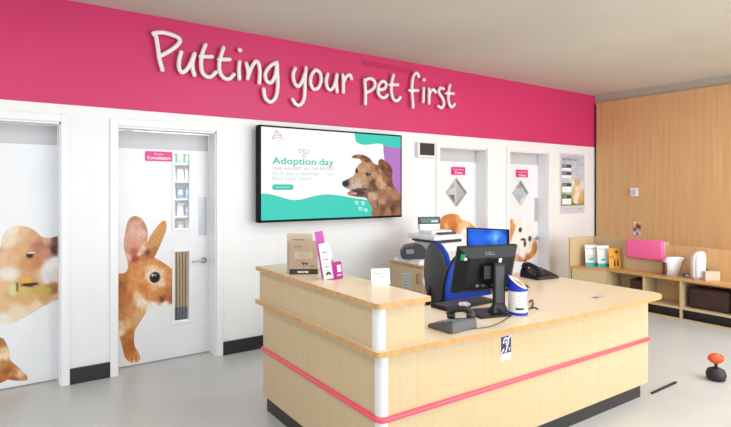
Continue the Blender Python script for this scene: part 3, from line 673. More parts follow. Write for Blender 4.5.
tp_ += [(3.91+.09*math.cos(-PI/2+PI/2*i/8), 1.89+.09*math.sin(-PI/2+PI/2*i/8)) for i in range(9)]
tp_ += [(4.00, 3.05), (3.46, 3.05), (3.46, 2.60), (3.38, 2.52), (1.86, 2.52), (1.86, 3.35), (LX, 3.35)]
bm = NB(); prism(bm, tp_, ZT-.028, ZT, 0, 1)
obj('worktop', bm, [M['mapletop'], M['edge']], dk_)
# raised ledge
RZ = 1.002
UE = 3.335
bm = NB(); box(bm, UX, UX+.03, DY0+.045, UE, ZT, RZ-.026); box(bm, UX+.043, 1.768, DY0, DY0+.03, ZT, RZ-.026); box(bm, 1.748, 1.768, DY0+.03, UE, ZT, RZ-.026); box(bm, UX+.03, 1.748, UE-.02, UE, ZT, RZ-.026)
obj('ledge_panel', bm, M['maple'], dk_)
corner_post(ZT, RZ-.026, UX)
bm = NB(); pts = [(LX+.02+.02*math.cos(PI+PI/2*i/5), DY0-.035+.02+.02*math.sin(PI+PI/2*i/5)) for i in range(6)]
pts += [(1.780, DY0-.035), (1.785, 3.345), (LX, 3.345)]
prism(bm, pts, RZ-.026, RZ, 0, 1); obj('ledge_top', bm, [M['mapletop'], M['edge']], dk_)
# pink rail
bm = NB(); tube(bm, [(DX0-.006, DY1, .43), (DX0-.006, DY0+.03, .43), (DX0+.004, DY0+.004, .43)], .014, smooth=False, n=12)
obj('bumper_rail', bm, M['redrail'], dk_, smooth=True, label='pink bumper rail')
bm = NB(); tube(bm, [(DX0+.01, DY0-.002, .43), (DX0+.04, DY0-.006, .43), (3.935, fy(3.935)-.006, .43)], .014, smooth=False, n=12)
obj('bumper_rail', bm, M['redrail'], dk_, smooth=True, label='pink bumper rail')
# hearing loop notice on the front
FD = Frame((2.335, fy(2.335), .562), (1, SF, 0), (0, 0, 1))
hs = plate('hearing_loop_sign', FD, rect(0, 0, .083, .135), M['paper'], None, 0, 0.0015)
tag(hs, 'navy and white hearing loop notice stuck on the desk front', 'sign')
nv = plate('navy_panel', FD, rect(0, .038, .083, .135), M['navy'], hs, .0015, .0005)
bm = NB()
def fp(u, v): return FD.p(u, v, .0022)
fl = (FD.N, .15)
tube(bm, [fp(.018, .100), fp(.026, .120), (fp(.046, .124)), fp(.060, .108), fp(.056, .085), fp(.046, .070), fp(.044, .054), fp(.034, .047)], .0048, n=6, flat=fl)
tube(bm, [fp(.032, .098), fp(.040, .107), fp(.047, .098), fp(.041, .086)], .0032, n=6, flat=fl)
tube(bm, [fp(.006, .046), fp(.020, .064)], .005, n=6, smooth=False, flat=fl); tube(bm, [fp(.064, .122), fp(.078, .134)], .005, n=6, smooth=False, flat=fl)
obj('ear_symbol', bm, M['whiteink'], nv)
text('letter_t', 'T', FD, .060, .046, .076, .066, M['whiteink'], nv, .002, bold=.04)
for k in range(2): plate('small_print', FD, rect(.01, .012+k*.012, .07, .015+k*.012), M['greyink'], hs, .0015, .0003)
# label on the worktop
FW = Frame((3.42, 2.00, ZT), (1, 0, 0), (0, 1, 0))
st = plate('desk_label', FW, rect(0, 0, .13, .05), M['satin'], None, 0, .0012)
tag(st, 'small grey label lying flat on the bare right end of the desk', 'label')
plate('label_strip', FW, rect(.01, .01, .05, .04), M['greypl'], st, .0012, .0004)

# ------------------------------------------------------------------ things on the raised ledge
def place(px, py, Z): return onZ(px, py, Z)
vrz = math.atan2(FY, FX)-PI/2          # turn that faces the viewer's side of the room
def carton(name, label, loc, rz, w, dp, h, m):
    t = thing(name, label, 'box', loc, rz)
    bm = NB(); box(bm, -w/2, w/2, 0, dp, 0, h, bev=0.003); obj('carton', bm, m, t); return t
FL = Frame((0, 0, 0), (1, 0, 0), (0, 0, 1))
t = carton('kraft_box', 'front brown kraft box with dark base band and dog outlines on the raised ledge', (1.562, 2.86, RZ), vrz+.02, .180, .035, .212, M['card'])
plate('base_band', FL, rect(-.090, 0, .090, .034), M['carddark'], t, 0.0003, .0006, label='dark brown base band')
text('brand_text', 'natures', FL, -.04, .009, .03, .024, M['whiteink'], t, .0012, bold=.03)
text('brand_text', 'NATURAL', FL, -.062, .172, -.014, .180, M['carddark'], t, .0003)
plate('pale_panel', FL, rect(-.06, .098, .058, .142), M['carddull'], t, .0003, .0005)
text('panel_text', 'TREAT', FL, -.04, .108, .04, .132, M['card'], t, .001)
def tiny_dog(x, z, s):
    bm = NB(); P = lambda u, v: (x+u*s, -.0012, z+v*s)
    tube(bm, [P(0, 0), P(1, .1), P(2, -.1)], .32*s, n=6, flat=(Vector((0, 1, 0)), .2)); tube(bm, [P(0, 0), P(-.5, .5)], .25*s, n=6, smooth=False, flat=(Vector((0, 1, 0)), .2))
    for u in (0, .4, 1.6, 2.0): tube(bm, [P(u, 0), P(u+.1, -.9)], .12*s, n=5, smooth=False, flat=(Vector((0, 1, 0)), .2))
    tube(bm, [P(2, 0), P(2.6, .4)], .1*s, n=5, smooth=False, flat=(Vector((0, 1, 0)), .2))
    obj('dog_outline', bm, M['carddark'], t)
tiny_dog(-.005, .070, .013); tiny_dog(.050, .052, .006)
t = carton('kraft_box', 'taller pale kraft box leaning behind the front box on the raised ledge', (1.568, 2.925, RZ), vrz+.02, .165, .035, .252, M['carddull'])
text('brand_text', 'NATURAL', FL, -.04, .21, .03, .219, M['carddark'], t, .0003)
# leaflets and cartons to the right of them
def tilt(t, ry, rx=0): t.rotation_euler = (rx, ry, t.rotation_euler.z)
t = carton('treat_carton', 'slim white printed carton leaning to the left on the raised ledge', (1.594, 2.608, RZ+.003), vrz, .058, .028, .215, M['paper']); tilt(t, -.16)
for k in range(6): plate('printed_line', FL, rect(-.016+.002*(k % 2), .05+k*.022, .016, .056+k*.022), M['greylid'] if k % 2 else M['lilac'], t, .0003, .0004)
bm = NB(); tube(bm, [(-.006, -.0012, .03), (.004, -.0012, .04), (.014, -.0012, .03)], .006, n=6, flat=(Vector((0, 1, 0)), .15)); obj('animal_motif', bm, M['carddark'], t)
t = carton('mauve_card', 'plain mauve card standing tall behind the slim white carton', (1.606, 2.660, RZ+.003), vrz, .052, .006, .285, M['mauve']); tilt(t, -.16)
t = carton('treat_carton', 'second pale printed carton behind the magenta box', (1.640, 2.642, RZ+.003), vrz, .045, .02, .19, M['carddull']); tilt(t, -.16)
bm = NB(); box(bm, -.0225, .0225, -.001, 0, 0.11, .19); obj('lid_panel', bm, M['paper'], t)
t = carton('magenta_box', 'small magenta box with a white window panel on the raised ledge', (1.648, 2.590, RZ+.003), vrz+.3, .066, .03, .100, M['purple']); tilt(t, -.12)
plate('window_panel', FL, rect(.002, .04, .026, .082), M['paper'], t, .0003, .0005, label='white window panel')
text('brand_text', 'pets', FL, -.002, .014, .026, .028, M['whiteink'], t, .0003, bold=.03)
# white card with green writing
t = thing('notice_card', 'small white card with pale green writing leaning at the ledge back edge', 'card', (1.752, 2.30, RZ), vrz+.25)
bm = NB(); box(bm, -.055, .055, 0, .002, 0, .092, bev=.0005, M4=Matrix.Rotation(-.18, 4, 'X')); obj('card', bm, M['paper'], t)
FC = Frame((0, -.0004, 0), (1, 0, 0), (0, .18, .98))
pg = mat('pale green ink', (128, 168, 140), .6)
text('card_text', 'Please ask', FC, -.04, .058, .04, .072, pg, t, .0006); text('card_text', 'for help', FC, -.04, .032, .03, .046, pg, t, .0006)

# ------------------------------------------------------------------ desktop monitor (back towards us)
MS = (1/.9635)
def dell_monitor():
    rz = math.atan2(-.274, .964)
    t = thing('computer_monitor', 'black monitor seen from behind, on its stand on the reception desk', 'monitor', (2.483, 2.147, ZT), rz)
    w, h, z0 = .425, .309, .112; c = z0+h/2
    bm = NB(); box(bm, -w/2, w/2, .052, .078, z0, z0+h, bev=.004)
    obj('bezel', bm, M['blackpl'], t)
    bm = NB()    # tapered rear shell
    a = [bm.verts.new((x, .053, z)) for x, z in ((-w/2+.002, z0+.004), (w/2-.002, z0+.004), (w/2-.002, z0+h-.004), (-w/2+.002, z0+h-.004))]
    b = [bm.verts.new((x, .022, z)) for x, z in ((-w/2+.07, z0+.03), (w/2-.035, z0+.03), (w/2-.035, z0+h-.065), (-w/2+.07, z0+h-.065))]
    bm.faces.new(b)
    for i in range(4): bm.faces.new((a[i], a[(i+1) % 4], b[(i+1) % 4], b[i]))
    bm.faces.new(a); obj('rear_shell', bm, M['blackpl'], t)
    so = .047
    bm = NB(); box(bm, so-.040, so+.040, -.040, -.015, .045, z0+h-.105, bev=.006); box(bm, so-.028, so+.028, -.0415, -.040, .07, z0+h-.125, mi=1)
    box(bm, -.05, .05, -.015, .022, c-.05, c+.03)
    # leg flare
    vs = [(so-.038, -.040, .06), (so+.038, -.040, .06), (so+.038, -.015, .06), (so-.038, -.015, .06), (so-.05, -.05, .012), (so+.05, -.05, .012), (so+.05, .02, .012), (so-.05, .02, .012)]
    v = [bm.verts.new(p) for p in vs]
    for f in ((0, 1, 2, 3), (4, 5, 6, 7), (0, 1, 5, 4), (1, 2, 6, 5), (2, 3, 7, 6), (3, 0, 4, 7)): bm.faces.new([v[i] for i in f])
    obj('stand', bm, [M['blackpl'], M['darkpl']], t)
    bm = NB(); box(bm, -.135, .085, -.11, .10, 0, .012, bev=.004); obj('stand_base', bm, M['blackpl'], t)
    # writing on the top slope
    p0 = Vector((0, .053, z0+h-.004)); p1 = Vector((0, .022, z0+h-.065)); V = (p0-p1).normalized()
    fr = Frame(p1, (1, 0, 0), V)
    text('logo_text', 'DELL', fr, -.03, .016, .042, .038, M['greypl'], t, .0008, bold=.03)
    FB = Frame((0, .0, 0), (1, 0, 0), (0, 0, 1))
    pl = Frame((-w/2+.036, .038, z0+h-.075), (.070, -.031, 0), (0, 0, 1))
    plate('green_sticker', pl, rect(-.018, -.005, .010, .034), M['green'], t, .0015, .0008, label='green and white sticker')
    plate('white_sticker', pl, rect(.006, -.005, .022, .014), M['paper'], t, .0024, .0004)
    bm = NB(); box(bm, .068, .090, .0208, .022, z0+h-.105, z0+h-.072); obj('white_sticker', bm, M['paper'], t)
    bm = NB()
    tube(bm, [(-.06, .02, z0+.065), (-.02, .012, z0+.055), (.0, .01, z0+.02)], .0035); tube(bm, [(.05, .015, z0+.06), (.055, .0, z0), (.03, -.03, .06), (.06, -.06, .015), (.10, -.07, .006)], .004)
    tube(bm, [(.04, .015, z0+.06), (.05, .005, z0-.02), (.02, -.035, .045), (.045, -.07, .016)], .004)
    obj('cables', bm, M['black'], t, smooth=True)
    bm = NB()
    for x in (-.07, -.03, .045): box(bm, x, x+.02, .016, .022, z0+.05, z0+.066)
    obj('ports', bm, M['greylid'], t)
    K = Matrix.Translation((0, .05, c)) @ Matrix.Rotation(.28, 4, 'X') @ Matrix.Translation((0, -.05, -c))
    for ch in t.children:
        if not ch.name.startswith(('stand', 'cables')): ch.data.transform(K)
    return t
dell_monitor()

# collection tub
q = place(519.5, 314.5, ZT)
t = thing('donation_tub', 'white tub with a slanting blue lid and blue base beside the monitor', 'tub', (q.x+.01, q.y+.02, ZT), vrz)
bm = NB(); lathe(bm, (0, 0, 0), [(.057, .016), (.057, .148)], 32); obj('body', bm, M['lightpl'], t, smooth=False)
bm = NB(); lathe(bm, (0, 0, 0), [(.058, 0), (.060, .004), (.060, .014), (.057, .017)], 32); obj('base_ring', bm, M['cobalt'], t, label='blue base')
bm = NB(); n = 32; a = []; b = []; c_ = []
for i in range(n):
    th = 2*PI*i/n; x, y = math.cos(th)*.060, math.sin(th)*.060
    zt = .192-.040*(x/.060)+.022*(y/.06)
    a.append(bm.verts.new((x, y, .146))); b.append(bm.verts.new((x, y, zt)))
for i in range(n): bm.faces.new((a[i], a[(i+1) % n], b[(i+1) % n], b[i]))
bm.faces.new(b); bm.faces.new(a[::-1]); lid = obj('lid', bm, M['cobalt'], t, label='slanting blue lid')
fr = Frame((0, 0, .1925), (1, 0, -.667), (0, 1, .367))
fr.V = (fr.V-fr.U*fr.U.dot(fr.V)).normalized(); fr.N = fr.U.cross(fr.V)
picture('lid_print', fr, [(.064*math.cos(2*PI*i/24), .055*math.sin(2*PI*i/24)) for i in range(24)],
    [(-.05, 0, (248, 246, 242)), (0, .04, (246, 242, 238)), (.05, 0, (246, 240, 236)), (0, -.045, (248, 246, 244)), (-.01, .01, (176, 110, 76)), (.02, -.01, (196, 130, 92)), (.01, .008, (150, 92, 64)), (-.03, .012, (226, 190, 160))], M['decal'], lid, n=.0015, step=.006, amp=.15)
# side print wrapped: thin curved sheets
def wrap(name, a0, a1, z0, z1, m, par, r=.0578):
    bm = NB(); A = []; B = []
    for i in range(9):
        th = a0+(a1-a0)*i/8; A.append(bm.verts.new((r*math.cos(th), r*math.sin(th), z0))); B.append(bm.verts.new((r*math.cos(th), r*math.sin(th), z1)))
    for i in range(8): bm.faces.new((A[i], A[i+1], B[i+1], B[i]))
    return obj(name, bm, m, par)
wrap('dog_panel', -.75, -.15, .05, .135, M['card'], t)
for k in range(4): wrap('print_line', -1.9, -1.3, .070+k*.015, .073+k*.015, M['greyink'], t)
wrap('dark_print', -2.1, -1.2, .034, .048, dk, t)

# keyboard
kb = thing('keyboard', 'black keyboard lying behind the monitor stand', 'keyboard', (2.52, 2.40, ZT), 0)
bm = NB(); box(bm, -.23, .23, -.075, .075, 0, .018, bev=.004); obj('case', bm, M['blackpl'], kb)
bm = NB()
for r_ in range(5):
    for c2 in range(18): box(bm, -.218+c2*.0243, -.218+c2*.0243+.020, -.064+r_*.026, -.064+r_*.026+.021, .018, .025)
obj('keys', bm, M['darkpl'], kb)
# desk phones
def desk_phone(label, loc, rz, m1, m2, sc=1.0):
    t = thing('desk_phone', label, 'telephone', loc, rz)
    bm = NB(); v = []
    for x, y, z in ((-.11, -.095, 0), (.11, -.095, 0), (.11, .095, 0), (-.11, .095, 0), (-.105, -.09, .020), (.105, -.09, .020), (.105, .09, .062), (-.105, .09, .062)): v.append(bm.verts.new((x*sc, y*sc, z*sc)))
    for f in ((0, 3, 2, 1), (4, 5, 6, 7), (0, 1, 5, 4), (1, 2, 6, 5), (2, 3, 7, 6), (3, 0, 4, 7)): bm.faces.new([v[i] for i in f])
    bmesh.ops.bevel(bm, geom=bm.edges[:], offset=.006, segments=2, affect='EDGES'); obj('base', bm, m1, t)
    R = Matrix.Rotation(math.atan2(.042, .18), 4, 'X'); B = Matrix.Translation((0, 0, .041*sc)) @ R
    bm = NB()
    tube(bm, [B @ Vector(p)*1 for p in ((-.075*sc, -.085*sc, .032*sc), (-.078*sc, -.04*sc, .05*sc), (-.078*sc, .04*sc, .05*sc), (-.075*sc, .085*sc, .032*sc))], .018*sc, n=10)
    for y in (-.075, .075): cyl(bm, B @ Vector((-.075*sc, y*sc, .004*sc)), .025*sc, .026*sc, n=14)
    obj('handset', bm, m2, t, smooth=True)
    bm = NB()
    for i in range(4):
        for j in range(4): box(bm, -.015+j*.022, .001+j*.022, -.06+i*.02, -.046+i*.02, .001, .005, M4=B)
    obj('keypad', bm, M['greylid'] if m1 is M['greypl'] else M['darkpl'], t)
    bm = NB(); box(bm, -.02, .085, .035, .075, .001, .005, M4=B); obj('display', bm, M['lcd'], t)
    return t
desk_phone('grey desk telephone on the desk right next to the raised ledge', (2.055, 2.045, ZT), PI+.06, M['greypl'], M['darkpl'], .98)
desk_phone('black desk telephone on the far right corner of the desk', (3.83, 2.76, ZT), vrz+.45, M['blackpl'], M['blackpl'], 1.15)
bm = NB(); tube(bm, [place(472, 328.5, ZT+.004), place(488, 327, ZT+.004), place(500, 322.5, ZT+.004), place(511, 316, ZT+.004)], .0022, n=6)
tag(obj('phone_cable', bm, M['black'], smooth=True), 'thin dark cable curling across the desk in front of the monitor base', 'cable')
bm = NB(); tube(bm, [place(529, 309, ZT+.004), place(534, 307.5, ZT+.004), place(538, 309, ZT+.004)], .004, n=6); tube(bm, [place(529, 302, ZT+.006), place(532, 300, ZT+.012), place(533, 304, ZT+.006), place(531, 308, ZT+.006)], .005, n=6)
tag(obj('pen_chain', bm, M['black'], smooth=True), 'short black pen cord on the desk to the right of the tub', 'cord')
# crumpled lilac pouch on the base
t_ = place(474, 309, ZT)
bm = NB(); bmesh.ops.create_icosphere(bm, subdivisions=3, radius=.04)
for v in bm.verts:
    k = 1+.35*noise.noise(v.co*60); v.co = Vector((v.co.x*k*1.1, v.co.y*k*.8, v.co.z*k*.42))+Vector((t_.x-.03, t_.y+.055, ZT+.022))
tag(obj('plastic_pouch', bm, M['lilac']), 'crumpled pale lilac pouch between the monitor stand and keyboard', 'pouch')
# papers under grey phone
q = onZ(437, 318, ZT)
bm = NB(); box(bm, -.03, .11, -.1, .1, 0, .004, M4=Matrix.Translation((q.x-.02, q.y+.06, ZT)) @ Matrix.Rotation(.3, 4, 'Z')); 
# ------------------------------------------------------------------ office chairs
def rshell(bm, w, h, d, bend, y0, z0, e=2.6, mi=0, nu=14, nv=14):
    """a curved rounded back rest: superellipse outline, bent about z"""
    F_, B_ = [], []
    for i in range(nu+1):
        rowf, rowb = [], []
        for j in range(nv+1):
            s = -1+2*i/nu; t = -1+2*j/nv
            x = s*math.sqrt(max(0, 1-t*t/2)); z = t*math.sqrt(max(0, 1-s*s/2))
            k = 1-.0*(t)
            X = x*w/2*(1-.10*(t < 0)*(-t)); Z = z*h/2
            edge = max(abs(s), abs(t)); th = d*(1-edge**6*.75)
            y = y0-bend*(x*x)+.03*(1-z*z)
            rowf.append(bm.verts.new((X, y-th/2, z0+Z))); rowb.append(bm.verts.new((X, y+th/2, z0+Z)))
        F_.append(rowf); B_.append(rowb)
    for i in range(nu):
        for j in range(nv):
            bm.faces.new((F_[i][j], F_[i+1][j], F_[i+1][j+1], F_[i][j+1])).material_index = mi
            bm.faces.new((B_[i][j], B_[i][j+1], B_[i+1][j+1], B_[i+1][j])).material_index = mi
    per = [(i, 0) for i in range(nu)]+[(nu, j) for j in range(nv)]+[(i, nv) for i in range(nu, 0, -1)]+[(0, j) for j in range(nv, 0, -1)]
    for a, b in zip(per, per[1:]+per[:1]): bm.faces.new((F_[a[0]][a[1]], F_[b[0]][b[1]], B_[b[0]][b[1]], B_[a[0]][a[1]])).material_index = mi
def office_chair(label, loc, rz, bw=.46, bh=.60, bz=.80, arms=False):
    t = thing('office_chair', label, 'chair', loc, rz)          # sits facing -y
    bm = NB(); rshell(bm, bw, bh, .06, .05, .20, bz); b = obj('backrest', bm, M['blue'], t, smooth=True)
    bm = NB(); rshell(bm, bw-.02, bh-.02, .02, .05, .244, bz); obj('back_shell', bm, M['chairshell'], b, smooth=True, label='dark grey plastic back shell')
    bm = NB(); box(bm, -.22, .22, -.24, .19, .42, .49, bev=.03, seg=4); obj('seat', bm, M['blue'], t, smooth=True)
    bm = NB(); tube(bm, [(0, .10, .41), (0, .25, .43), (0, .30, .52), (0, .275, .66)], .018); obj('back_support', bm, M['black'], t, smooth=True)
    bm = NB(); cyl(bm, (0, 0, .10), .028, .32); cyl(bm, (0, 0, .38), .09, .04); obj('gas_column', bm, M['black'], t)
    bm = NB()
    for i in range(5):
        a = 2*PI*i/5+.3; tube(bm, [(0, 0, .10), (.14*math.cos(a), .14*math.sin(a), .095), (.26*math.cos(a), .26*math.sin(a), .07)], .018)
    obj('star_base', bm, M['black'], t, smooth=True)
    for i in range(5):
        a = 2*PI*i/5+.3; bm = NB(); cyl(bm, (.26*math.cos(a), .26*math.sin(a)-.012, .028), .027, .024, n=16, axis='Y'); obj('castor', bm, M['black'], t)
    return t
# the chair drawn up to the desk: its blue back stands beyond the monitor
ch = office_chair('blue office chair directly behind the black monitor', (3.09, 2.70, 0), 0.06, .56, .66, .70)
bm = NB(); box(bm, -.255, -.18, .125, .13, .565, .60); obj('white_tag', bm, M['paper'], ch)
office_chair('office chair with dark grey back shell and blue rim, turned to the back counter', (3.42, 3.35, 0), 1.35, .42, .58, .77)

# ------------------------------------------------------------------ back counter, printer and the rest
bc = thing('storage_cabinet', 'low beige cabinet with louvred vent and dark handle by the white wall', 'cabinet', (0, 0, 0))
BX0, BX1, BY0, BY1 = 3.41, 4.36, 3.80, 4.30; BZ = .775
bm = NB(); box(bm, BX0+.018, BX1, BY0, BY1, 0.0, BZ-.02); obj('body', bm, M['edge'], bc)
bm = NB(); box(bm, BX0-.01, BX1+.01, BY0-.015, BY1+.01, BZ-.02, BZ, bev=.003); obj('top', bm, M['edge'], bc)
bm = NB(); box(bm, BX0, BX0+.018, BY0+.003, BY1, .06, BZ-.025, bev=.002); dr = obj('door', bm, M['maple'], bc)
FB = Frame((BX0, 0, 0), (0, -1, 0), (0, 0, 1))
def ob(px, py): v = onX(px, py, BX0); return (-v.y, v.z)
a = ob(402.5, 272.5); b = ob(410.5, 291)
plate('vent_panel', FB, rect(a[0], b[1]-.06, b[0], a[1]), M['transom'], dr, 0, .002)
bm = NB()
for k in range(7):
    z = a[1]-.022-k*.030; box(bm, BX0-.0035, BX0-.002, -b[0]+.012, -a[0]-.012, z-.008, z)
obj('vent_slots', bm, M['greyink'], dr)
a = ob(418.8, 274); b = ob(418.8, 283.5)
bm = NB(); tube(bm, [(BX0, -a[0], a[1]), (BX0-.025, -a[0], a[1]), (BX0-.025, -a[0], b[1]), (BX0, -a[0], b[1])], .005, smooth=False); obj('handle', bm, M['bronze'], dr)
q = onY(426, 281, BY0)
bm = NB(); cyl(bm, (q.x, BY0-.006, q.z), .045, .006, axis='Y', n=20); cyl(bm, (q.x-.004, BY0-.008, q.z-.008), .022, .002, axis='Y', n=12, mi=1)
tag(obj('round_sticker', bm, [M['paper'], M['red']]), 'round red and white sticker on the cabinet side behind the chair', 'sticker')
bt = thing('back_table', 'maple back table beside the beige cabinet, carrying the lit monitor', 'table', (0, 0, 0))
bm = NB(); box(bm, 4.38, 4.50, 3.62, 4.45, BZ-.025, BZ); box(bm, 4.20, 4.38, 3.62, 3.78, BZ-.025, BZ); obj('tabletop', bm, M['mapletop'], bt)
for x, y in ((4.23, 3.65), (4.47, 3.65), (4.44, 4.41)):
    bm = NB(); box(bm, x-.02, x+.02, y-.02, y+.02, 0, BZ-.025); obj('leg', bm, M['greypl'], bt)
# paper trays
bm = NB(); box(bm, 3.42, 3.66, 3.86, 4.26, BZ, BZ+.030, bev=.002); box(bm, 3.43, 3.65, 3.88, 4.24, BZ+.030, BZ+.048, mi=1)
tag(obj('paper_stack', bm, [M['paper'], M['lilac']]), 'stack of white and lilac paper on the beige cabinet under the grey label printer', 'paper')
# dark grey desktop device with small display
lp = thing('label_printer', 'dark grey angular label printer with small screen on the paper stack', 'printer', (3.50, 4.04, BZ+.048), vrz)
bm = NB()
prof = [(-.14, .03), (-.145, .07), (-.095, .125), (.0, .14), (.10, .12), (.145, .07), (.14, .012), (.04, -.0), (-.12, .0)]
a = [bm.verts.new((x, -.10, z)) for x, z in prof]; b = [bm.verts.new((x*.92, .11, z*1.06)) for x, z in prof]; n = len(prof)
bm.faces.new(a); bm.faces.new(b[::-1])
for i in range(n): bm.faces.new((a[i], a[(i+1) % n], b[(i+1) % n], b[i]))
bmesh.ops.bevel(bm, geom=bm.edges[:], offset=.008, segments=2, affect='EDGES')
obj('body', bm, M['chairshell'], lp)
bm = NB(); box(bm, -.085, -.01, -.108, -.099, .055, .10, bev=.002); obj('display', bm, M['greylid'], lp)
# multifunction printer
q = onY(438, 236, 4.1)
mf = thing('office_printer', 'white multifunction printer with a flat lid on the cabinet behind the chair', 'printer', (3.87, 4.05, BZ), 0)
bm = NB(); box(bm, -.20, .14, -.18, .18, 0, .205, bev=.01); obj('body', bm, M['lightpl'], mf)
bm = NB(); box(bm, -.22, .14, -.20, .19, .205, .235, bev=.004); obj('scanner_gap', bm, M['darkpl'], mf)
bm = NB(); box(bm, -.27, .15, -.22, .21, .235, .285, bev=.012); lid = obj('lid', bm, M['lightpl'], mf)
bm = NB(); box(bm, -.10, .12, -.14, .02, .285, .302, bev=.006); obj('document_slot', bm, M['darkpl'], lid)
bm = NB(); box(bm, -.16, .14, -.06, .14, .285, .318, bev=.006); obj('document_tray', bm, M['lightpl'], lid)
bm = NB(); box(bm, -.17, .17, -.183, -.18, .03, .11, bev=.001); obj('paper_drawer', bm, M['transom'], mf)
# display on top of printer
ds = thing('card_terminal', 'small white display unit with a dark green screen on top of the printer', 'display', (3.79, 4.13, BZ+.318), vrz*.6)
bm = NB(); box(bm, -.11, .11, -.03, .04, 0, .07, bev=.006); obj('stand', bm, M['lightpl'], ds)
bm = NB(); box(bm, -.125, .125, -.035, -.005, .07, .145, bev=.006); hd = obj('head', bm, M['darkpl'], ds)
bm = NB(); box(bm, -.10, .105, -.038, -.034, .082, .132); obj('screen', bm, M['lcd'], hd)
bm = NB(); box(bm, .02, .095, -.0395, -.038, .088, .108); obj('lit_field', bm, M['transom'], hd)
# monitor with blue desktop
A = Vector((4.29, 4.04)); B = Vector((4.44, 3.60)); dv = (B-A).normalized(); mid = (A+B)/2
bmon = thing('computer_monitor', 'monitor with a lit blue desktop picture on the back table', 'monitor', (mid.x+.02, mid.y+.01, BZ), math.atan2(dv.y, dv.x))
w = (B-A).length
bm = NB(); box(bm, -w/2-.012, w/2+.012, -.0, .03, .045, .328, bev=.004); obj('bezel', bm, M['blackpl'], bmon)
FS = Frame((0, 0, 0), (1, 0, 0), (0, 0, 1))
picture('screen', FS, rect(-w/2+.008, .065, w/2-.008, .316), [(-w/2, .31, (30, 96, 226)), (w/2, .31, (24, 70, 200)), (0, .31, (28, 84, 220)), (-.12, .2, (36, 110, 236)), (.05, .22, (60, 150, 240)), (.1, .23, (130, 196, 244)), (.14, .20, (40, 110, 226)), (.02, .17, (30, 90, 220)), (-w/2, .08, (20, 56, 190)), (w/2, .08, (20, 50, 180)), (.0, .08, (24, 60, 200))], S['blue'], bmon, n=.0015, step=.012, amp=.06)
bm = NB(); box(bm, -.03, .03, .02, .05, .01, .2); box(bm, -.11, .11, -.04, .11, 0, .012, bev=.003); obj('stand', bm, M['blackpl'], bmon)

# ------------------------------------------------------------------ display bench by the oak wall
bu = thing('display_bench', 'low maple display bench with open cubbies along the oak wall', 'bench', (0, 0, 0))
SZ = .49
q0 = Vector((6.35, 4.09)); q1 = Vector((6.50, 3.66)); 
bm = NB(); prism(bm, [(6.35, 4.09), (6.49, 3.66), (6.49, 1.2), (6.80, 1.2), (6.80, 4.02)], SZ-.028, SZ, 0, 1); obj('bench_top', bm, [M['edge'], M['edge']], bu)
bm = NB(); prism(bm, [(6.36, 4.07), (6.50, 3.655), (6.53, 3.665), (6.39, 4.08)], 0.0, SZ-.028); obj('front_panel', bm, M['maple'], bu)
bm = NB(); prism(bm, [(6.35, 4.09), (6.80, 4.02), (6.80, 4.045), (6.355, 4.115)], 0.0, .875); obj('end_panel', bm, M['maple'], bu)
bm = NB(); box(bm, 6.80, 6.83, 3.05, 4.045, 0, .875); obj('back_panel', bm, M['maple'], bu)
bm = NB(); box(bm, 6.80, 6.83, 1.2, 3.05, 0, .84); obj('back_panel', bm, M['oak'], bu, label='darker oak back panel')
bm = NB(); box(bm, 6.73, 6.80, 3.07, 3.56, SZ, .875); obj('cushion_box', bm, M['maple'], bu)
bm = NB(); box(bm, 6.655, 6.73, 3.04, 3.50, .645, .895, bev=.03, seg=4); obj('back_cushion', bm, M['cushion'], bu, smooth=True, label='pink vinyl back cushion')
bm = NB()
for y in (3.63, 3.18, 2.76, 2.2, 1.6, 1.2): box(bm, 6.50, 6.79, y, y+.022, .16, SZ-.028)
box(bm, 6.50, 6.79, 1.2, 3.65, .135, .16); box(bm, 6.50, 6.53, 1.2, 3.65, .0, .025)
for y in (3.18, 2.76, 2.2): box(bm, 6.50, 6.53, y, y+.022, .025, .135)
obj('cubby_frame', bm, M['maple'], bu)
bm = NB(); box(bm, 6.60, 6.62, 1.2, 3.63, .0, .135); obj('kickboard', bm, M['kick'], bu, label='black recessed kickboard')
# dark bags in cubbies
def bag(name, label, y0, y1, m):
    bm = NB(); box(bm, 6.56, 6.76, y0, y1, .16, .40, bev=.03, seg=3); t = thing(name, label, 'bag', (0, 0, 0)); o = obj('body', bm, m, t, smooth=True)
    bm = NB(); ym = (y0+y1)/2; tube(bm, [(6.57, ym-.06, .33), (6.55, ym-.03, .36), (6.55, ym+.03, .36), (6.57, ym+.06, .33)], .008); obj('handle', bm, M['bronze'], t)
bag('storage_bag', 'dark bag in the bench cubby under the pink cushion', 3.22, 3.40, M['darkbrown'])
bag('storage_bag', 'dark brown bag in the bench cubby under the white dispensers', 2.30, 2.72, M['darkbrown'])
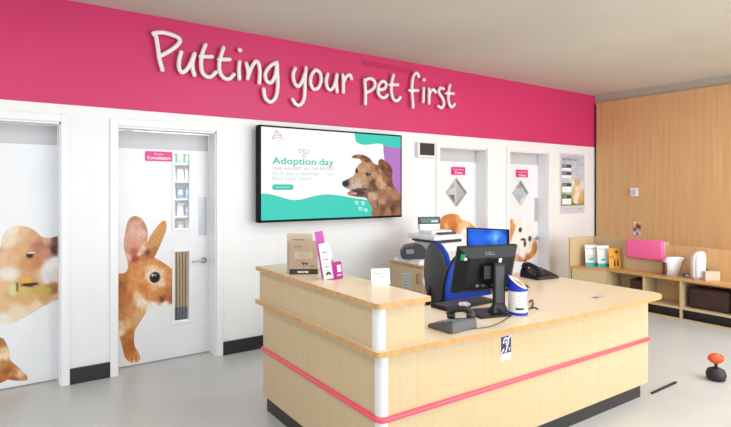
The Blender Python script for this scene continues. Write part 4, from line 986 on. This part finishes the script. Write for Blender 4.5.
# leaflets standing on the bench
def shelfp(px, X=6.66):
    r = ray(px, 0); return Vector((X, X*r[1]/r[0], SZ))
def leaflet(label, px, py, w, h, kind):
    q = onZ(px, py, SZ)
    t = thing('leaflet', label, 'leaflet', (min(q.x, 6.70), q.y, SZ), vrz)
    R = Matrix.Rotation(-.12, 4, 'X')
    bm = NB(); box(bm, -w/2, w/2, 0, .006, 0, h, bev=.001, M4=R)
    obj('cover', bm, M['paper'] if kind != 'y' else M['yellow'], t)
    f = Frame((0, -.0004, 0), (1, 0, 0), (0, math.sin(.12), math.cos(.12)))
    if kind == 'y':
        plate('motif', f, [(-.0+.02, h-.075), (.045, h-.05), (.02, h-.025), (-.005, h-.05)], dk, t, .0004, .0006)
        for x in (-.01, .03): plate('dark_figure', f, cm([(x-.012, .02), (x+.012, .02), (x+.010, .10), (x+.004, .12), (x-.006, .09)], 3), M['carddark'], t, .0004, .0006)
        text('cover_text', 'PETS', f, -w/2+.012, h-.13, -.02, h-.10, M['carddark'], t, .0004)
    else:
        plate('teal_band', f, rect(-w/2, 0, w/2, .045), M['teal'], t, .0004, .0006)
        plate('picture', f, rect(-w/2+.018, .06, w/2-.03, .15), mat('pale picture', (206, 220, 216) if kind == 'a' else (226, 234, 236), .6), t, .0004, .0006)
        plate('teal_figure', f, cm([(-.04, .09), (0, .11), (.03, .10), (.0, .08)], 3), M['teal'], t, .001, .0006)
        text('cover_text', 'Pet health', f, -w/2+.015, h-.06, w/2-.015, h-.035, M['teal'], t, .0004)
    return t
leaflet('white leaflet with teal base, left of the pair on the bench', 592, 266, .165, .285, 'a')
leaflet('white leaflet with teal base, next to the yellow one', 604, 266.8, .160, .285, 'b')
leaflet('yellow leaflet with dark figures standing by the pink cushion', 617.8, 267.3, .165, .255, 'y')
q = shelfp(577, 6.56)
bm = NB(); box(bm, -.04, .04, -.03, .03, 0, .02, bev=.008, M4=Matrix.Translation((q.x, q.y, SZ)) @ Matrix.Rotation(.4, 4, 'Z')); box(bm, -.015, .025, -.02, .02, .02, .034, bev=.005, mi=1, M4=Matrix.Translation((q.x+.02, q.y-.02, SZ)))
tag(obj('small_packet', bm, [mat('plum plastic', (112, 56, 92), .5), M['bronze']]), 'small plum packet lying at the left end of the bench', 'packet')
# leaflet fixed to the oak wall
a = onX(633.2, 221, XR); b = onX(641.5, 235.8, XR)
FR = Frame((XR, 0, 0), (0, -1, 0), (0, 0, 1))
bm = NB(); pm = plate('wall_leaflet', FR, rect(-a.y, b.z, -b.y, a.z), M['carddull'], None, 0, .004)
tag(pm, 'small leaflet with a dog and purple patch on the oak wall', 'leaflet')
W = (-b.y)-(-a.y); Hh = a.z-b.z
g2 = lambda u, v: (-a.y+u*W, b.z+v*Hh)
picture('leaflet_picture', FR, [g2(.05, .03), g2(.95, .03), g2(.95, .97), g2(.05, .97)], [g2(u, v)+(c,) for u, v, c in [(.2, .9, (236, 226, 170)), (.8, .9, (226, 206, 130)), (.5, .7, (110, 60, 40)), (.7, .6, (90, 50, 36)), (.2, .7, (230, 210, 150)), (.8, .4, (200, 150, 90)), (.3, .4, (100, 60, 130)), (.5, .35, (226, 214, 190)), (.2, .15, (236, 232, 240)), (.5, .1, (110, 70, 150)), (.8, .15, (220, 210, 230))]], M['decal'], pm, n=.005, step=.012, amp=.1)
# switch box on oak wall
a = onX(631, 187.8, XR); b = onX(638.3, 196.3, XR)
sw = thing('thermostat', 'small square white control box on the oak wall', 'thermostat', (0, 0, 0))
bm = NB(); box(bm, XR-.03, XR, b.y, a.y, b.z, a.z, bev=.006); obj('housing', bm, M['lightpl'], sw)
bm = NB(); box(bm, XR-.034, XR-.03, b.y+.02, a.y-.02, b.z+.02, a.z-.02, bev=.002); obj('cover', bm, M['transom'], sw)
# white dispensers
q = shelfp(671.5)
t = thing('white_dispenser', 'white jug-shaped dispenser with a flared lip, right of the pink cushion', 'dispenser', (q.x, q.y, SZ), vrz)
bm = NB()
prof = [(-.062, 0), (.05, 0), (.055, .10), (.075, .165), (.115, .195), (.11, .225), (-.04, .225), (-.075, .195), (-.068, .10)]
a = [bm.verts.new((x, -.045, z)) for x, z in prof]; b = [bm.verts.new((x*.95, .045, z)) for x, z in prof]; n = len(prof)
bm.faces.new(a); bm.faces.new(b[::-1])
for i in range(n): bm.faces.new((a[i], a[(i+1) % n], b[(i+1) % n], b[i]))
bmesh.ops.bevel(bm, geom=bm.edges[:], offset=.010, segments=3, affect='EDGES'); obj('body', bm, M['lightpl'], t, smooth=True); t.scale = (1.12, 1.1, 1)
bm = NB(); box(bm, .085, .135, -.03, .03, .19, .215, bev=.006); obj('spout', bm, mat('slate plastic', (120, 134, 160), .4), t)
bm = NB(); box(bm, -.085, -.064, -.03, .03, .02, .16, bev=.004); obj('side_grip', bm, M['bronze'], t)
q = shelfp(698, 6.64)
t = thing('white_dispenser', 'tall rounded white dispenser near the right end of the bench', 'dispenser', (q.x, q.y, SZ), vrz)
bm = NB(); prof = [(-.085, 0), (.062, 0), (.062, .10), (.075, .24), (.085, .30), (.07, .33), (-.03, .325), (-.068, .295), (-.085, .22)]
a = [bm.verts.new((x, -.05, z)) for x, z in prof]; b = [bm.verts.new((x*.9, .05, z)) for x, z in prof]; n = len(prof)
bm.faces.new(a); bm.faces.new(b[::-1])
for i in range(n): bm.faces.new((a[i], a[(i+1) % n], b[(i+1) % n], b[i]))
bmesh.ops.bevel(bm, geom=bm.edges[:], offset=.018, segments=4, affect='EDGES'); obj('body', bm, M['lightpl'], t, smooth=True); t.scale = (.86, 1.0, .98)
bm = NB(); box(bm, -.05, .04, -.053, -.049, .03, .24, bev=.001); obj('front_panel', bm, M['transom'], t)
q = shelfp(686, 6.70)
bm = NB(); box(bm, -.03, .03, -.02, .02, 0, .04, bev=.004, M4=Matrix.Translation((q.x, q.y, SZ)) @ Matrix.Rotation(vrz, 4, 'Z')); box(bm, -.02, .02, -.0205, -.02, .01, .03, mi=1, M4=Matrix.Translation((q.x, q.y, SZ)) @ Matrix.Rotation(vrz, 4, 'Z'))
tag(obj('small_box', bm, [mat('blue card', (50, 90, 170), .5), M['paper']]), 'tiny blue box between the two white dispensers', 'box')
q = shelfp(705.5, 6.74)
bm = NB(); lathe(bm, (q.x, q.y, SZ), [(.034, 0), (.036, .004), (.036, .09), (.030, .11), (.022, .112)], 20)
tag(obj('black_canister', bm, M['black']), 'short black canister behind the tall white dispenser', 'canister')
q = shelfp(713, 6.66)
bm = NB(); box(bm, -.085, .085, 0, .08, 0, .105, bev=.004, M4=Matrix.Translation((q.x, q.y, SZ)) @ Matrix.Rotation(vrz, 4, 'Z'))
tag(obj('cream_box', bm, M['carddull']), 'cream box at the right edge of the bench top', 'box')

# ------------------------------------------------------------------ floor things at the right
bm = NB(); box(bm, 4.01, 4.40, 1.90, 1.918, 0, .012, bev=.003)
tag(obj('cable_cover', bm, M['black']), 'thin black cable cover strip on the floor beside the desk end', 'cable cover')
q = onZ(716, 380, 0)
t = thing('toy_stand', 'black rounded base with an orange ball above, at the right edge of the floor', 'toy', (q.x, q.y, 0), vrz)
bm = NB(); lathe(bm, (0, 0, 0), [(.045, 0), (.065, .012), (.072, .05), (.060, .085), (.03, .10), (.014, .105)], 24); obj('base', bm, M['black'], t, smooth=True)
bm = NB(); cyl(bm, (0, 0, .10), .012, .04, n=12); obj('stem', bm, M['black'], t)
bm = NB(); bmesh.ops.create_uvsphere(bm, u_segments=24, v_segments=14, radius=.042, matrix=Matrix.Translation((0, 0, .175)) @ Matrix.Diagonal((1.5, 1, 1, 1))); obj('ball', bm, M['orange'], t, smooth=True)

# ------------------------------------------------------------------ light
def area(name, loc, sx, sy, e, col=(.93, .97, 1), rot=(0, 0, 0)):
    l = bpy.data.lights.new(name, 'AREA'); l.shape = 'RECTANGLE'; l.size = sx; l.size_y = sy; l.energy = e; l.color = col
    o = bpy.data.objects.new(name, l); C.objects.link(o); o.location = loc; o.rotation_euler = rot; return o
for x, e in ((-0.2, 17), (2.6, 17), (5.4, 34)):
    for y in (-1.4, 0.6, 2.4):
        if x > 4 and y > 2: continue
        area('unseen_ceiling_light', (x, y, 2.98), 1.2, .6, e)
area('unseen_ceiling_light', (6.9, .6, 2.98), 1.2, .6, 40)  # extra unseen light added to brighten the right end of the room
area('front_fill_light', (5.2, -2.7, 1.6), 6.5, 2.4, 235, (.94, .975, 1), (PI/2, 0, 0))  # unseen fill light added behind the camera to even out the walls
area('rear_light', (1.4, 4.95, 2.8), .9, .2, 90, (1, 1, 1), (.7, 0, 0)); area('rear_light', (6.2, 5.3, 2.9), 2.4, .3, 36)
w = bpy.data.worlds.new('world'); bpy.context.scene.world = w; w.use_nodes = True
w.node_tree.nodes['Background'].inputs[0].default_value = (.92, .965, 1.0, 1); w.node_tree.nodes['Background'].inputs[1].default_value = 1.15
vs = bpy.context.scene.view_settings; vs.view_transform = 'Standard'; vs.look = 'None'; vs.gamma = 1; vs.use_curve_mapping = False; vs.exposure = 0.06
